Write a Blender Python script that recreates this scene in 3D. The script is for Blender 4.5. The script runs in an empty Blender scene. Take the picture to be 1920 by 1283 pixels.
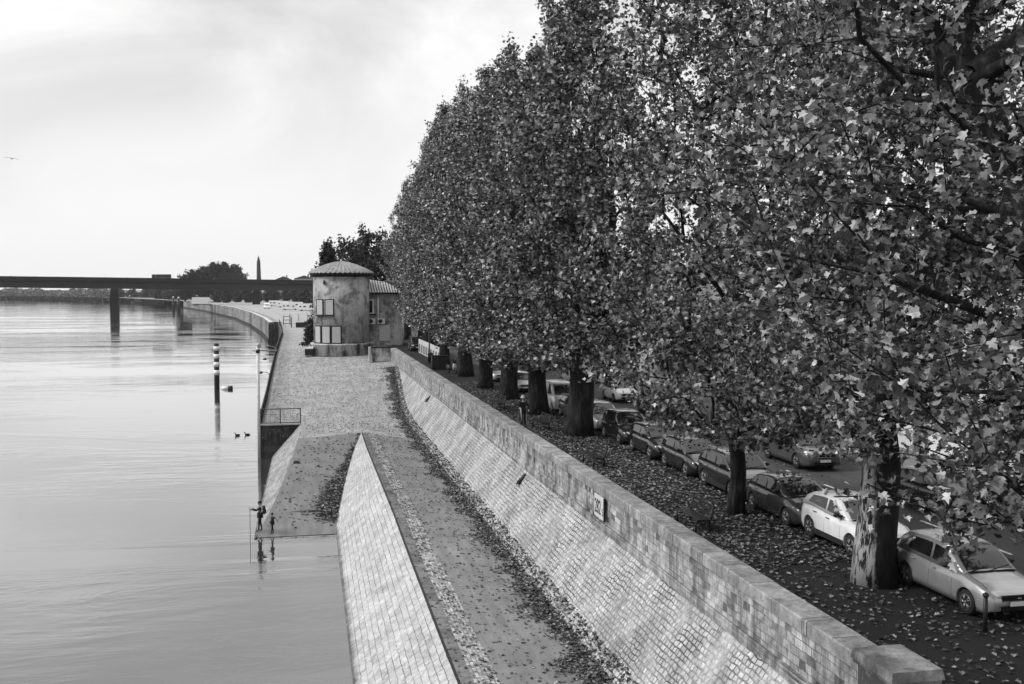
import bpy, math, random
import numpy as np
from mathutils import Vector, Matrix

R = math.radians
sc = bpy.context.scene
col = sc.collection
CAMZ = 14.0

# ------------------------------------------------------------------ helpers
class MB:
    """collects faces of one mesh object"""
    def __init__(s): s.v = []; s.f = []; s.m = []; s.sm = []; s.uv = {}
    def add(s, vs, fs, m=0, smooth=False, uvs=None):
        b = len(s.v); s.v += [tuple(p) for p in vs]
        for k, f in enumerate(fs):
            if uvs is not None: s.uv[len(s.f)] = [uvs[i] for i in f]
            s.f.append([b + i for i in f]); s.m.append(m); s.sm.append(smooth)
        return s
    def box(s, c, d, m=0, rz=0.0, top=(1, 1)):
        x, y, z = d[0] / 2, d[1] / 2, d[2] / 2
        ca, sa = math.cos(rz), math.sin(rz); vs = []
        for dz, kx, ky in ((-z, 1, 1), (z, top[0], top[1])):
            for dx, dy in ((-x, -y), (x, -y), (x, y), (-x, y)):
                dx *= kx; dy *= ky
                vs.append((c[0] + dx * ca - dy * sa, c[1] + dx * sa + dy * ca, c[2] + dz))
        return s.add(vs, [(3, 2, 1, 0), (4, 5, 6, 7), (0, 1, 5, 4), (1, 2, 6, 5), (2, 3, 7, 6), (3, 0, 4, 7)], m)
    def tube(s, pts, rs, n=8, m=0, cap=True, smooth=True):
        pts = [Vector(p) for p in pts]
        if not hasattr(rs, '__len__'): rs = [rs] * len(pts)
        rings = []
        for i, p in enumerate(pts):
            t = (pts[min(i + 1, len(pts) - 1)] - pts[max(i - 1, 0)])
            if t.length < 1e-6: t = Vector((0, 0, 1))
            t.normalize()
            u = t.cross(Vector((0, 0, 1)) if abs(t.z) < .95 else Vector((1, 0, 0))).normalized(); w = t.cross(u)
            rings.append([p + (u * math.cos(2 * math.pi * k / n) + w * math.sin(2 * math.pi * k / n)) * rs[i] for k in range(n)])
        return s.loft(rings, m, cap, smooth)
    def loft(s, rings, m=0, cap=True, smooth=True, closed=True):
        n = len(rings[0]); vs = [p for r in rings for p in r]; fs = []
        for i in range(len(rings) - 1):
            for k in range(n if closed else n - 1):
                a = i * n + k; b = i * n + (k + 1) % n
                fs.append((a, b, b + n, a + n))
        if cap and closed:
            fs.append(tuple(range(n))[::-1]); fs.append(tuple(range((len(rings) - 1) * n, len(rings) * n)))
        return s.add(vs, fs, m, smooth)
    def lathe(s, c, prof, n=16, m=0, smooth=True, a0=0.0, cap=True):
        return s.loft([[(c[0] + r * math.cos(a0 + 2 * math.pi * k / n), c[1] + r * math.sin(a0 + 2 * math.pi * k / n), c[2] + z) for k in range(n)] for r, z in prof], m, cap, smooth)
    def lathex(s, c, prof, n=16, m=0, smooth=True):
        return s.loft([[(c[0] + x, c[1] + r * math.cos(2 * math.pi * k / n), c[2] + r * math.sin(2 * math.pi * k / n)) for k in range(n)] for r, x in prof], m, True, smooth)
    def ball(s, c, r, n=10, k=6, m=0):
        prof = [(max(.02, math.sin(math.pi * i / k)), -math.cos(math.pi * i / k)) for i in range(k + 1)]
        return s.loft([[(c[0] + r[0] * q * math.cos(2 * math.pi * j / n), c[1] + r[1] * q * math.sin(2 * math.pi * j / n), c[2] + r[2] * z) for j in range(n)] for q, z in prof], m, True, True)
    def grid(s, fn, us, vs_, m=0, smooth=True, uvfn=None):
        P = [fn(u, v) for u in us for v in vs_]; n = len(vs_); fs = []
        for i in range(len(us) - 1):
            for j in range(n - 1):
                a = i * n + j; fs.append((a, a + n, a + n + 1, a + 1))
        uv = [uvfn(u, v) for u in us for v in vs_] if uvfn else None
        return s.add(P, fs, m, smooth, uv)
    def build(s, name, mats, parent=None, loc=None):
        me = bpy.data.meshes.new(name); me.from_pydata(s.v, [], s.f)
        for mt in (mats if isinstance(mats, (list, tuple)) else [mats]): me.materials.append(mt)
        me.polygons.foreach_set('material_index', s.m); me.polygons.foreach_set('use_smooth', s.sm)
        if s.uv:
            ul = me.uv_layers.new(name='UVMap')
            for i, p in enumerate(me.polygons):
                if i in s.uv:
                    for li, q in zip(p.loop_indices, s.uv[i]): ul.data[li].uv = q
        me.update()
        o = bpy.data.objects.new(name, me); col.objects.link(o)
        if parent: o.parent = parent
        if loc: o.location = loc
        return o

def tag(o, label=None, cat=None, group=None, kind=None):
    if label: o['label'] = label
    if cat: o['category'] = cat
    if group: o['group'] = group
    if kind or cat: o['kind'] = kind or 'thing'
    return o
def thing(name, loc, label, cat, group=None, rz=0.0):
    o = bpy.data.objects.new(name, None); col.objects.link(o); o.empty_display_size = .3
    o.location = loc; o.rotation_euler.z = rz
    return tag(o, label, cat, group)
def dup(root, loc=None, rz=None, label=None, scale=None, group=None):
    def cp(o, par):
        c = o.copy(); col.objects.link(c); c.parent = par
        for ch in kids.get(o.name, []): cp(ch, c)
        return c
    kids = {}
    for o in list(bpy.data.objects):
        if o.parent: kids.setdefault(o.parent.name, []).append(o)
    r = cp(root, None)
    if loc: r.location = loc
    if rz is not None: r.rotation_euler.z = rz
    if scale: r.scale = scale
    if label: r['label'] = label
    if group: r['group'] = group
    return r
def lerp(x, xs, ys): return float(np.interp(x, xs, ys))
def frange(a, b, st):
    n = max(1, int(round((b - a) / st))); return [a + (b - a) * i / n for i in range(n + 1)]

# ------------------------------------------------------------------ materials
class NT:
    def __init__(s, name):
        s.m = bpy.data.materials.new(name); s.m.use_nodes = True
        s.t = s.m.node_tree; s.t.nodes.clear(); s.out = s.n('ShaderNodeOutputMaterial')
    def n(s, ty, **k):
        nd = s.t.nodes.new(ty)
        for a, b in k.items():
            if a.startswith('i_'):
                nd.inputs[a[2:].replace('_', ' ')].default_value = b
            else: setattr(nd, a, b)
        return nd
    def l(s, a, b): s.t.links.new(a, b)
    def noise(s, vec, scale, detail=4, rough=.55, dist=0.0):
        nd = s.n('ShaderNodeTexNoise'); nd.inputs['Scale'].default_value = scale; nd.inputs['Detail'].default_value = detail
        nd.inputs['Roughness'].default_value = rough; nd.inputs['Distortion'].default_value = dist
        if vec is not None: s.l(vec, nd.inputs['Vector'])
        return nd.outputs['Fac']
    def ramp(s, fac, stops):
        nd = s.n('ShaderNodeValToRGB'); e = nd.color_ramp.elements
        while len(e) < len(stops): e.new(.5)
        for k, (p, v) in enumerate(stops): e[k].position = p; e[k].color = (v, v, v, 1)
        s.l(fac, nd.inputs['Fac']); return nd.outputs['Color']
    def math(s, op, a, b=None, clamp=False):
        nd = s.n('ShaderNodeMath', operation=op); nd.use_clamp = clamp
        for k, q in enumerate((a, b)):
            if q is None: continue
            if isinstance(q, (int, float)): nd.inputs[k].default_value = q
            else: s.l(q, nd.inputs[k])
        return nd.outputs[0]
    def mul(s, a, b): return s.math('MULTIPLY', a, b)
    def mapping(s, vec, scale, loc=(0, 0, 0)):
        nd = s.n('ShaderNodeMapping'); nd.inputs['Scale'].default_value = scale; nd.inputs['Location'].default_value = loc
        s.l(vec, nd.inputs['Vector']); return nd.outputs[0]
    def coord(s, kind='Object'): return s.n('ShaderNodeTexCoord').outputs[kind]
    def pos(s): return s.n('ShaderNodeNewGeometry').outputs['Position']
    def bump(s, h, strength=.4, dist=.02):
        nd = s.n('ShaderNodeBump'); nd.inputs['Strength'].default_value = strength; nd.inputs['Distance'].default_value = dist
        s.l(h, nd.inputs['Height']); return nd.outputs[0]
    def bsdf(s, color, rough=.8, spec=.3, normal=None, metal=0.0, coat=0.0):
        b = s.n('ShaderNodeBsdfPrincipled')
        if isinstance(color, (int, float)): b.inputs['Base Color'].default_value = (color,) * 3 + (1,)
        else: s.l(color, b.inputs['Base Color'])
        if isinstance(rough, (int, float)): b.inputs['Roughness'].default_value = rough
        else: s.l(rough, b.inputs['Roughness'])
        b.inputs['Specular IOR Level'].default_value = spec; b.inputs['Metallic'].default_value = metal
        b.inputs['Coat Weight'].default_value = coat; b.inputs['Coat Roughness'].default_value = .06
        if normal: s.l(normal, b.inputs['Normal'])
        s.l(b.outputs[0], s.out.inputs['Surface']); return b

def plain(name, v, rough=.7, var=.25, scale=3.0, spec=.3, metal=0.0, coat=0.0, bump=0.0):
    t = NT(name); p = t.coord()
    n = t.noise(p, scale, 5)
    c = t.ramp(n, [(.25, v * (1 - var)), (.75, min(1, v * (1 + var)))])
    nb = t.bump(t.noise(p, scale * 9, 3), bump, .02) if bump else None
    t.bsdf(c, rough, spec, nb, metal, coat); return t.m

def stone(name, v0, v1, mortar, bw, rh, ms, distort=.0, st_scale=.35, st_lo=.55, bump=.5, rough=.85, odd=None, streak=0.0, tide=False):
    """blocks laid in courses, mapped in metres; weathered by patches that stay where they are"""
    t = NT(name); uv = t.coord('UV'); P = t.pos()
    vec = uv
    if distort:
        nz = t.n('ShaderNodeTexNoise'); nz.inputs['Scale'].default_value = 2.2; nz.inputs['Detail'].default_value = 2; t.l(uv, nz.inputs['Vector'])
        va = t.n('ShaderNodeVectorMath', operation='MULTIPLY_ADD'); t.l(nz.outputs['Color'], va.inputs[0])
        va.inputs[1].default_value = (distort,) * 3; t.l(uv, va.inputs[2]); vec = va.outputs[0]
    b = t.n('ShaderNodeTexBrick'); b.offset = .5; b.squash = .72; b.squash_frequency = 3
    b.inputs['Scale'].default_value = 1; b.inputs['Brick Width'].default_value = bw; b.inputs['Row Height'].default_value = rh
    b.inputs['Mortar Size'].default_value = ms; b.inputs['Mortar Smooth'].default_value = .4; b.inputs['Bias'].default_value = 0
    b.inputs['Color1'].default_value = (0, 0, 0, 1); b.inputs['Color2'].default_value = (1, 1, 1, 1); b.inputs['Mortar'].default_value = (.5,) * 3 + (1,)
    t.l(vec, b.inputs['Vector'])
    stops = [(.0, v0), (.9, v1)] if odd is None else [(.0, odd), (.05, odd * 1.5), (.12, v0), (.95, v1)]
    c = t.ramp(b.outputs['Color'], stops)
    fine = t.mul(t.ramp(t.noise(P, 6.0, 6, .65), [(.28, .58), (.68, 1.14)]), t.ramp(t.noise(P, 26.0, 3, .7), [(.28, .72), (.7, 1.14)]))
    big = t.ramp(t.noise(P, st_scale, 6, .62, .6), [(.34, st_lo), (.58, 1.0)])
    c2 = t.mul(t.mul(c, fine), big)
    if streak:
        sv = t.mapping(P, (1.3, 1.3, .12)); c2 = t.mul(c2, t.ramp(t.noise(sv, 1.4, 5, .7), [(.38, 1 - streak), (.56, 1.0)]))
    if tide:                                         # weed and wet stone along the usual water line
        sp = t.n('ShaderNodeSeparateXYZ'); t.l(P, sp.inputs[0])
        c2 = t.mul(c2, t.ramp(t.math('ADD', sp.outputs['Z'], t.mul(t.noise(P, 2.5, 5, .7), .35)), [(.18, .22), (.40, 1.0)]))
    mx = t.n('ShaderNodeMix', data_type='FLOAT')
    # joints fade where mortar is flush or the stone is rough
    mask = t.mul(b.outputs['Fac'], t.ramp(t.noise(P, .7, 6, .68), [(.38, .06), (.60, 1.0)]))
    t.l(mask, mx.inputs['Factor']); t.l(c2, mx.inputs['A']); mx.inputs['B'].default_value = mortar
    h = t.math('ADD', t.mul(b.outputs['Fac'], -1.0), t.mul(t.noise(P, 9.0, 5, .6), .8))
    t.bsdf(mx.outputs['Result'], rough, .25, t.bump(h, bump, .03)); return t.m

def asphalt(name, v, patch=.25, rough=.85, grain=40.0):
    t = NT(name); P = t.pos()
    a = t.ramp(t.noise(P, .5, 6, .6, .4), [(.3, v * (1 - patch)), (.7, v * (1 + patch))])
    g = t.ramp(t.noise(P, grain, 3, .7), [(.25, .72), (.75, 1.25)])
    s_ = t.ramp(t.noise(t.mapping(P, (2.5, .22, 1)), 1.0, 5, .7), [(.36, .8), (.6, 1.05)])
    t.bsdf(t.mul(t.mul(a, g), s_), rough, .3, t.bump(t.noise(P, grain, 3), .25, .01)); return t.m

def leafmat(name, lo, hi, trans=.35, rough=.5):
    t = NT(name)
    rnd = t.n('ShaderNodeNewGeometry').outputs['Random Per Island']
    c = t.ramp(rnd, [(0, lo), (.5, lo + (hi - lo) * .16), (.8, lo + (hi - lo) * .5), (1, hi)])
    b = t.bsdf(c, rough, .35)
    tr = t.n('ShaderNodeBsdfTranslucent'); t.l(c, tr.inputs['Color'])
    mx = t.n('ShaderNodeMixShader'); mx.inputs[0].default_value = trans
    t.l(b.outputs[0], mx.inputs[1]); t.l(tr.outputs[0], mx.inputs[2]); t.l(mx.outputs[0], t.out.inputs['Surface']); return t.m

def barkmat(name, lo, hi):
    t = NT(name); P = t.coord()
    n = t.noise(t.mapping(P, (1, 1, .22)), 6.5, 6, .65, .6)
    c = t.ramp(n, [(.38, lo), (.52, lo * 1.5), (.60, hi * .6), (.72, hi)])
    t.bsdf(c, .85, .2, t.bump(t.noise(t.mapping(P, (1, 1, .25)), 9, 5), .7, .03)); return t.m

M = {}
M['leaf'] = leafmat('plane_leaf', .007, .62, .16, .42)
M['leaf_far'] = leafmat('plane_leaf_far', .006, .64, .14, .42)
M['leaf_pale'] = leafmat('hazed_far_leaf', .06, .26, .2)  # the far bank's haze is put into these lighter leaf tones
M['leaf_dark'] = leafmat('dark_leaf', .012, .05, .2)
M['litter'] = leafmat('fallen_leaf', .03, .30, .05, .7)
M['litter_dark'] = leafmat('damp_fallen_leaf', .012, .32, .05, .7)
M['bark'] = barkmat('plane_bark', .009, .065)
def side_lit_flaking_bark():
    t = NT('side_lit_flaking_bark'); P = t.coord(); sp = t.n('ShaderNodeSeparateXYZ'); t.l(P, sp.inputs[0])
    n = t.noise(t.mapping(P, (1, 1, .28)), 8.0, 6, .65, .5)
    side = t.ramp(t.math('ADD', t.math('MULTIPLY', sp.outputs['X'], -.8), t.math('MULTIPLY', n, .55)), [(.52, 0.0), (.63, 1.0)])  # sky light on the river side, painted in as paler flakes
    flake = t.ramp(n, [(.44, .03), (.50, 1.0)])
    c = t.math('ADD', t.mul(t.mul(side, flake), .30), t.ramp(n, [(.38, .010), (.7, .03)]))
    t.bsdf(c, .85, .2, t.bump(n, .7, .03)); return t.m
M['bark_side_lit'] = side_lit_flaking_bark()
M['bark_dark'] = barkmat('dark_bark', .012, .06)
M['slope'] = stone('slope_cobble', .42, .58, .075, .27, .175, .024, .19, .55, .56, 1.0, streak=.12)
M['lowwall'] = stone('pale_coursed_stone', .43, .53, .06, .75, .24, .012, .08, .9, .74, .9, tide=True)
M['revet'] = stone('revetment_stone', .24, .44, .10, .55, .30, .016, .05, .9, .6, .8, tide=True)
M['parapet'] = stone('parapet_ashlar', .42, .60, .06, .40, .22, .012, .06, .9, .40, .7, odd=.15, streak=.6)
M['coping'] = stone('coping_stone', .30, .42, .05, 1.45, 2.0, .012, .0, .8, .6, .4, streak=.3)
M['quaywall'] = stone('dark_quay_wall', .05, .10, .03, 1.1, .5, .015, .02, .5, .5, .5, streak=.6)
M['farwall'] = stone('far_quay_wall', .28, .42, .18, 2.5, 1.0, .03, .0, .06, .5, .3, streak=.6)
M['cobble'] = stone('gutter_cobble', .26, .62, .09, .16, .13, .014, .05, 1.0, .6, .9)
M['kerbstone'] = stone('smooth_kerb', .14, .22, .06, 1.4, 2.0, .01, 0, .9, .6, .4)
M['asphalt'] = asphalt('quay_asphalt', .19, .2)
M['platform'] = asphalt('worn_quay_paving', .29, .22, .9, 14.0)
M['ramp'] = asphalt('damp_ramp', .165, .2, .7)
M['road'] = asphalt('street_asphalt', .05, .2)
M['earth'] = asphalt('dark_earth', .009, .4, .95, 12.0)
M['farquay'] = asphalt('pale_far_quay', .31, .25)
M['land'] = asphalt('land', .2, .3, .9, 2.0)
M['paving'] = asphalt('pavement', .16, .2)
M['white'] = plain('white_paint', .75, .5, .06)
M['signwhite'] = plain('faded_sign_white', .52, .6, .12, 2)
M['marking'] = plain('road_paint', .5, .7, .3, 8)
M['black'] = plain('black_paint', .02, .45, .2)
M['iron'] = plain('dark_iron', .014, .5, .3, 6)
M['rubber'] = plain('tyre_rubber', .016, .75, .2)
M['alloy'] = plain('wheel_alloy', .2, .35, .15, 5, .5, .6)
M['steel'] = plain('galvanised_steel', .3, .5, .25, 4, .5)
M['palemetal'] = plain('pale_painted_metal', .55, .5, .2, 3)
M['render'] = plain('weathered_render', .34, .9, .2, 1.2)
M['woodm'] = plain('grey_wood', .1, .8, .3, 5)
M['plastic'] = plain('dark_plastic', .02, .5, .2)
M['lens'] = plain('lamp_lens', .62, .08, .15, 30, .8, .3, .6)
M['redlens'] = plain('tail_lens', .06, .15, .2, 20, .6, 0, .4)
M['skin'] = plain('skin_tone', .3, .6, .1)
M['cloth'] = plain('dark_cloth', .012, .9, .3, 8)
M['cloth2'] = plain('charcoal_cloth', .022, .9, .3, 8)
M['palecloth'] = plain('pale_cloth', .4, .9, .2, 8)
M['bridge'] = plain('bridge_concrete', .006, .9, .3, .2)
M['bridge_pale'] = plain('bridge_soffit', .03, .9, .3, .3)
M['fender'] = plain('plinth_stone', .42, .85, .25, .9)
M['shutter'] = plain('white_shutter', .42, .6, .06)
M['void'] = plain('dark_opening', .006, .8, .2)
M['barge'] = plain('barge_hull', .3, .6, .25, .2)

def paint(name, v, metal=0.0, rough=.3):
    t = NT(name); P = t.coord()
    dirt = t.ramp(t.noise(P, 2.5, 5), [(.3, .88), (.65, 1.03)])
    spots = t.ramp(t.noise(P, 60, 2), [(.3, .93), (.5, 1.0)])
    val = t.mul(t.mul(dirt, spots), v)
    t.bsdf(val, rough, .5, None, metal, .8); return t.m
def glassmat():
    t = NT('car_glass'); P = t.coord()
    t.bsdf(t.ramp(t.noise(P, 2.2, 3), [(.35, .006), (.7, .02)]), .06, .45, None, 0, .15); return t.m
M['glass'] = glassmat()
M['winglass'] = plain('window_glass', .02, .08, .3, 1, .7)

def watermat():
    t = NT('river_water'); P = t.pos()
    rip = t.noise(t.mapping(P, (1.0, 1.8, 1)), .9, 5, .6, .3)
    mid = t.noise(t.mapping(P, (.16, .42, 1)), 1.0, 5, .62, 1.2)
    swirl = t.noise(t.mapping(P, (.012, .045, 1)), 1.0, 5, .6, 1.2)
    mask = t.ramp(swirl, [(.46, .12), (.62, 1.0)])
    h = t.math('ADD', t.mul(rip, .007), t.mul(t.mul(mid, mask), .13))
    bp = t.n('ShaderNodeBump'); bp.inputs['Strength'].default_value = .55; bp.inputs['Distance'].default_value = 1.0
    t.l(h, bp.inputs['Height'])
    silt = t.ramp(t.noise(t.mapping(P, (.02, .05, 1)), 1.0, 4, .6, 1.0), [(.3, .03), (.7, .05)])
    b = t.bsdf(silt, t.ramp(mask, [(0, .012), (1, .05)]), .5, bp.outputs[0]); b.inputs['IOR'].default_value = 1.5; b.inputs['Coat Weight'].default_value = 1.0; b.inputs['Coat IOR'].default_value = 1.55; b.inputs['Coat Roughness'].default_value = .015; t.l(bp.outputs[0], b.inputs['Coat Normal'])
    return t.m
M['water'] = watermat()

def wallmat():
    t = NT('stained_render'); P = t.coord()
    base = t.ramp(t.noise(P, 1.2, 6, .65), [(.3, .33), (.7, .42)])
    pt = t.ramp(t.noise(t.mapping(P, (.45, .45, .5), (3.1, 1.2, .7)), 1.0, 7, .72, .12), [(.40, .36), (.52, 1.0)])
    stv = t.ramp(t.noise(t.mapping(P, (1.6, 1.6, .1)), 1.0, 5, .7), [(.34, .6), (.55, 1.0)])
    t.bsdf(t.mul(t.mul(base, pt), stv), .9, .2, t.bump(t.noise(P, 12, 4), .3, .02)); return t.m
M['tower'] = wallmat()
def plinthmat():
    t = NT('stained_plinth'); P = t.coord()
    base = t.ramp(t.noise(P, 1.0, 6, .65), [(.3, .42), (.7, .6)])
    stv = t.ramp(t.noise(t.mapping(P, (.8, .8, .25), (1, 5, 0)), 1.0, 5, .7), [(.40, .12), (.55, 1.0)])
    t.bsdf(t.mul(base, stv), .9, .2); return t.m
M['plinth'] = plinthmat()
def tilemat(name='roof_tiles', scale=.85):
    t = NT(name); uv = t.coord('UV')
    w = t.n('ShaderNodeTexWave'); w.wave_type = 'BANDS'; w.bands_direction = 'X'; w.inputs['Scale'].default_value = 1.0
    t.l(t.mapping(uv, (scale, 0, 0)), w.inputs['Vector'])
    c = t.ramp(w.outputs['Fac'], [(.1, .07), (.6, .46)])
    c = t.mul(c, t.ramp(t.noise(t.coord(), 3.0, 5, .7), [(.3, .6), (.65, 1.05)]))
    t.bsdf(c, .85, .2, t.bump(w.outputs['Fac'], .8, .06)); return t.m
M['tiles'] = tilemat(); M['tile_plain'] = plain('canal_tiles', .24, .85, .4, 2.5, .2)

# ------------------------------------------------------------------ world, sun, camera
SUN_EL, SUN_AZ = R(40), R(276)          # azimuth clockwise from +Y: light comes over the river
w = bpy.data.worlds.new("World"); sc.world = w; w.use_nodes = True
nt = w.node_tree; nt.nodes.clear()
W = NT.__new__(NT); W.t = nt; W.m = None
sky = W.n('ShaderNodeTexSky', sky_type='NISHITA'); sky.sun_disc = False; sky.sun_elevation = SUN_EL; sky.sun_rotation = SUN_AZ
bw = W.n('ShaderNodeRGBToBW'); W.l(sky.outputs[0], bw.inputs[0])
gen = W.coord('Generated'); sep = W.n('ShaderNodeSeparateXYZ'); W.l(gen, sep.inputs[0])
zc = W.math('MAXIMUM', sep.outputs['Z'], 0.0)
# overcast: bright ceiling of cloud, three times brighter overhead than at the horizon
grad = W.math('ADD', W.mul(W.math('MAXIMUM', W.math('SUBTRACT', zc, .22), 0.0), 10.0), 8.6)
inv = W.math('DIVIDE', 1.0, W.math('ADD', zc, .16))
cmb = W.n('ShaderNodeCombineXYZ'); W.l(W.mul(sep.outputs['X'], inv), cmb.inputs[0]); W.l(W.mul(sep.outputs['Y'], inv), cmb.inputs[1])
cl = W.noise(W.mapping(gen, (3.0, 3.0, 6.0), (2.7, .25, .4)), 1.0, 6, .55, .5)
clm = W.ramp(cl, [(.36, .62), (.50, .77), (.64, .95)])
fade = W.ramp(zc, [(.05, 0.0), (.10, .35), (.22, 1.0)])
mxc = W.n('ShaderNodeMix', data_type='FLOAT'); W.l(fade, mxc.inputs['Factor']); mxc.inputs['A'].default_value = .91; W.l(clm, mxc.inputs['B'])
tot = W.math('ADD', W.mul(grad, mxc.outputs['Result']), W.mul(bw.outputs[0], .06))
cc = W.n('ShaderNodeCombineColor')
for k in range(3): W.l(tot, cc.inputs[k])
bg = W.n('ShaderNodeBackground'); bg.inputs['Strength'].default_value = .1; W.l(cc.outputs[0], bg.inputs['Color'])
wo = W.n('ShaderNodeOutputWorld'); W.l(bg.outputs[0], wo.inputs['Surface'])

sl = bpy.data.lights.new('sun', 'SUN'); sl.energy = 2.4; sl.angle = R(22); sl.color = (1, 1, 1)
so = bpy.data.objects.new('sun', sl); col.objects.link(so)
dirv = Vector((math.sin(SUN_AZ) * math.cos(SUN_EL), math.cos(SUN_AZ) * math.cos(SUN_EL), math.sin(SUN_EL)))
so.rotation_euler = dirv.to_track_quat('Z', 'Y').to_euler(); so.location = (-40, 0, 60)

cam = bpy.data.cameras.new('camera'); cam.sensor_width = 36.0; cam.lens = 1900 / 1920 * 36.0
cam.clip_start = .2; cam.clip_end = 12000
co = bpy.data.objects.new('camera', cam); col.objects.link(co); sc.camera = co
co.location = (0, 0, CAMZ); co.rotation_euler = (R(90 - 3.02782), 0, R(-11.81484))
vs = sc.view_settings; vs.view_transform = 'Standard'; vs.look = 'None'; vs.exposure = .25; vs.gamma = 1; vs.use_curve_mapping = False
sc.cycles.max_bounces = 6; sc.cycles.diffuse_bounces = 3; sc.cycles.glossy_bounces = 3; sc.cycles.transmission_bounces = 4; sc.cycles.volume_bounces = 0
sc.cycles.caustics_reflective = False; sc.cycles.caustics_refractive = False

# ------------------------------------------------------------------ terrain profiles (metres; Y runs down the river)
E_D = [-30, 29, 76.7, 87.3, 93.9, 101, 109.9, 119, 128, 400]
E_Z = [2.0, 2.0, 2.03, 2.09, 2.31, 2.76, 3.59, 4.385, 4.82, 4.82]
G_D = [-30, 33, 44, 52, 73, 79]; G_Z = [2.02, 2.04, 2.23, 2.46, 2.55, 2.82]; XG = 4.57
Q_D = [86, 100, 114, 130, 145, 200]; Q_Z = [2.68, 3.0, 3.6, 4.15, 4.7, 4.82]
RL = [(58.0, -2.6, .03), (60.5, -2.05, .6), (63.7, -1.49, 1.2), (68.5, -1.07, 1.64), (74.9, -.5, 2.22), (79, -.25, 2.5), (86, -.08, 2.68)]
RR = [(58.0, 1.88, .03), (61.1, 2.08, .6), (67.2, 2.72, 1.2), (72, 3.3, 1.65), (76, 3.89, 2.15), (79, XG, 2.82)]
def zE(d): return lerp(d, E_D, E_Z)
def xE(d): return min(11.2, 11.2 - (4.82 - zE(d)) / 1.403)
def zG(d): return lerp(d, G_D, G_Z)
def prof(P, d, k): return lerp(d, [p[0] for p in P], [p[k] for p in P])
def qx(d): return lerp(d, [86, 150, 205, 245, 272], [-3.37, -3.4, -3.5, -4.6, -5.6])
def zroad(X, d):
    if d < 79:
        if X >= XG:
            f = (X - XG) / (xE(d) - XG); return zG(d) + (zE(d) - zG(d)) * min(1, max(0, f))
        xl, xr = prof(RL, d, 1), prof(RR, d, 1); f = (X - xl) / (xr - xl)
        return prof(RL, d, 2) * (1 - f) + prof(RR, d, 2) * f
    if d < 86: xl, zl = prof(RL, d, 1), prof(RL, d, 2)
    else: xl, zl = qx(d), lerp(d, Q_D, Q_Z)
    if d < 110:                                   # three-point section: edge, tongue of the wall, foot of the slope
        zt = lerp(d, [79, 110], [2.82, zl * .5 + zE(d) * .5]); xs = [xl, XG, xE(d)]; return lerp(X, xs, [zl, zt, zE(d)])
    return lerp(X, [xl, xE(d)], [zl, zE(d)])

ZST = 5.9
# river
mb = MB(); mb.add([(-7000, -400, 0), (60, -400, 0), (60, 7000, 0), (-7000, 7000, 0)], [(0, 1, 2, 3)])
tag(mb.build('river_water', M['water']), kind='structure')
# the lower road (asphalt), its gutter and kerb strip
def strip(name, fx0, fx1, d0, d1, mat, dz=0.0, nx=6, st=1.5, uv=True):
    mb = MB()
    mb.grid(lambda d, u: (fx0(d) + (fx1(d) - fx0(d)) * u, d, zroad(fx0(d) + (fx1(d) - fx0(d)) * u, d) + dz), frange(d0, d1, st), [i / nx for i in range(nx + 1)],
            uvfn=lambda d, u: (d, (fx1(d) - fx0(d)) * u))
    return tag(mb.build(name, mat), kind='structure')
KW = lambda d: lerp(d, [30, 55, 79], [.50, .56, .5]); GW = lambda d: lerp(d, [30, 55, 79], [.78, .68, .6])
strip('lower_road', lambda d: XG + KW(d) + GW(d), xE, -20, 78.99, M['asphalt'])
strip('gutter_path', lambda d: XG + KW(d), lambda d: XG + KW(d) + GW(d), -20, 78.99, M['cobble'])
strip('kerb_strip', lambda d: XG, lambda d: XG + KW(d), -20, 78.99, M['kerbstone'])
mb = MB()
us = [0, .15, .3, .45, .55, .7, .85, 1.0]
mb.grid(lambda d, u: (prof(RL, d, 1) + (xE(d) - prof(RL, d, 1)) * u, d, zroad(prof(RL, d, 1) + (xE(d) - prof(RL, d, 1)) * u, d)), frange(79, 86, 1), us)
mb.grid(lambda d, u: (qx(d) + (11.2 - qx(d)) * u if d > 128 else qx(d) + (xE(d) - qx(d)) * u, d, zroad(qx(d) + (xE(d) - qx(d)) * u, d)), frange(86, 272, 2), us)
tag(mb.build('quay_ground', M['platform']), kind='structure')
mb = MB()
mb.grid(lambda d, u: (prof(RL, d, 1) * (1 - u) + prof(RR, d, 1) * u, d, prof(RL, d, 2) * (1 - u) + prof(RR, d, 2) * u), frange(58, 79, 1), [0, .25, .5, .75, 1])
mb.add([(-2.6, 58, .03), (1.88, 58, .03), (1.88, 58, -.8), (-2.6, 58, -.8)], [(3, 2, 1, 0)])
tag(mb.build('boat_ramp_ground', M['ramp']), kind='structure')
# revetment: stone apron falling from the ramp's edge into the river
def apron(d, u):
    x1, z1 = prof(RL, d, 1), prof(RL, d, 2); x0, z0 = -3.05 + .012 * (d - 58), -.35
    return (x1 + (x0 - x1) * u, d, z1 + (z0 - z1) * u)
mb = MB(); mb.grid(apron, frange(57.6, 86, 1), [0, .25, .5, .75, 1], uvfn=lambda d, u: (d, u * 3.4))
tag(mb.build('stone_revetment', M['revet']), 'pale stone apron sloping from the boat ramp down into the river', 'revetment')
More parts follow.
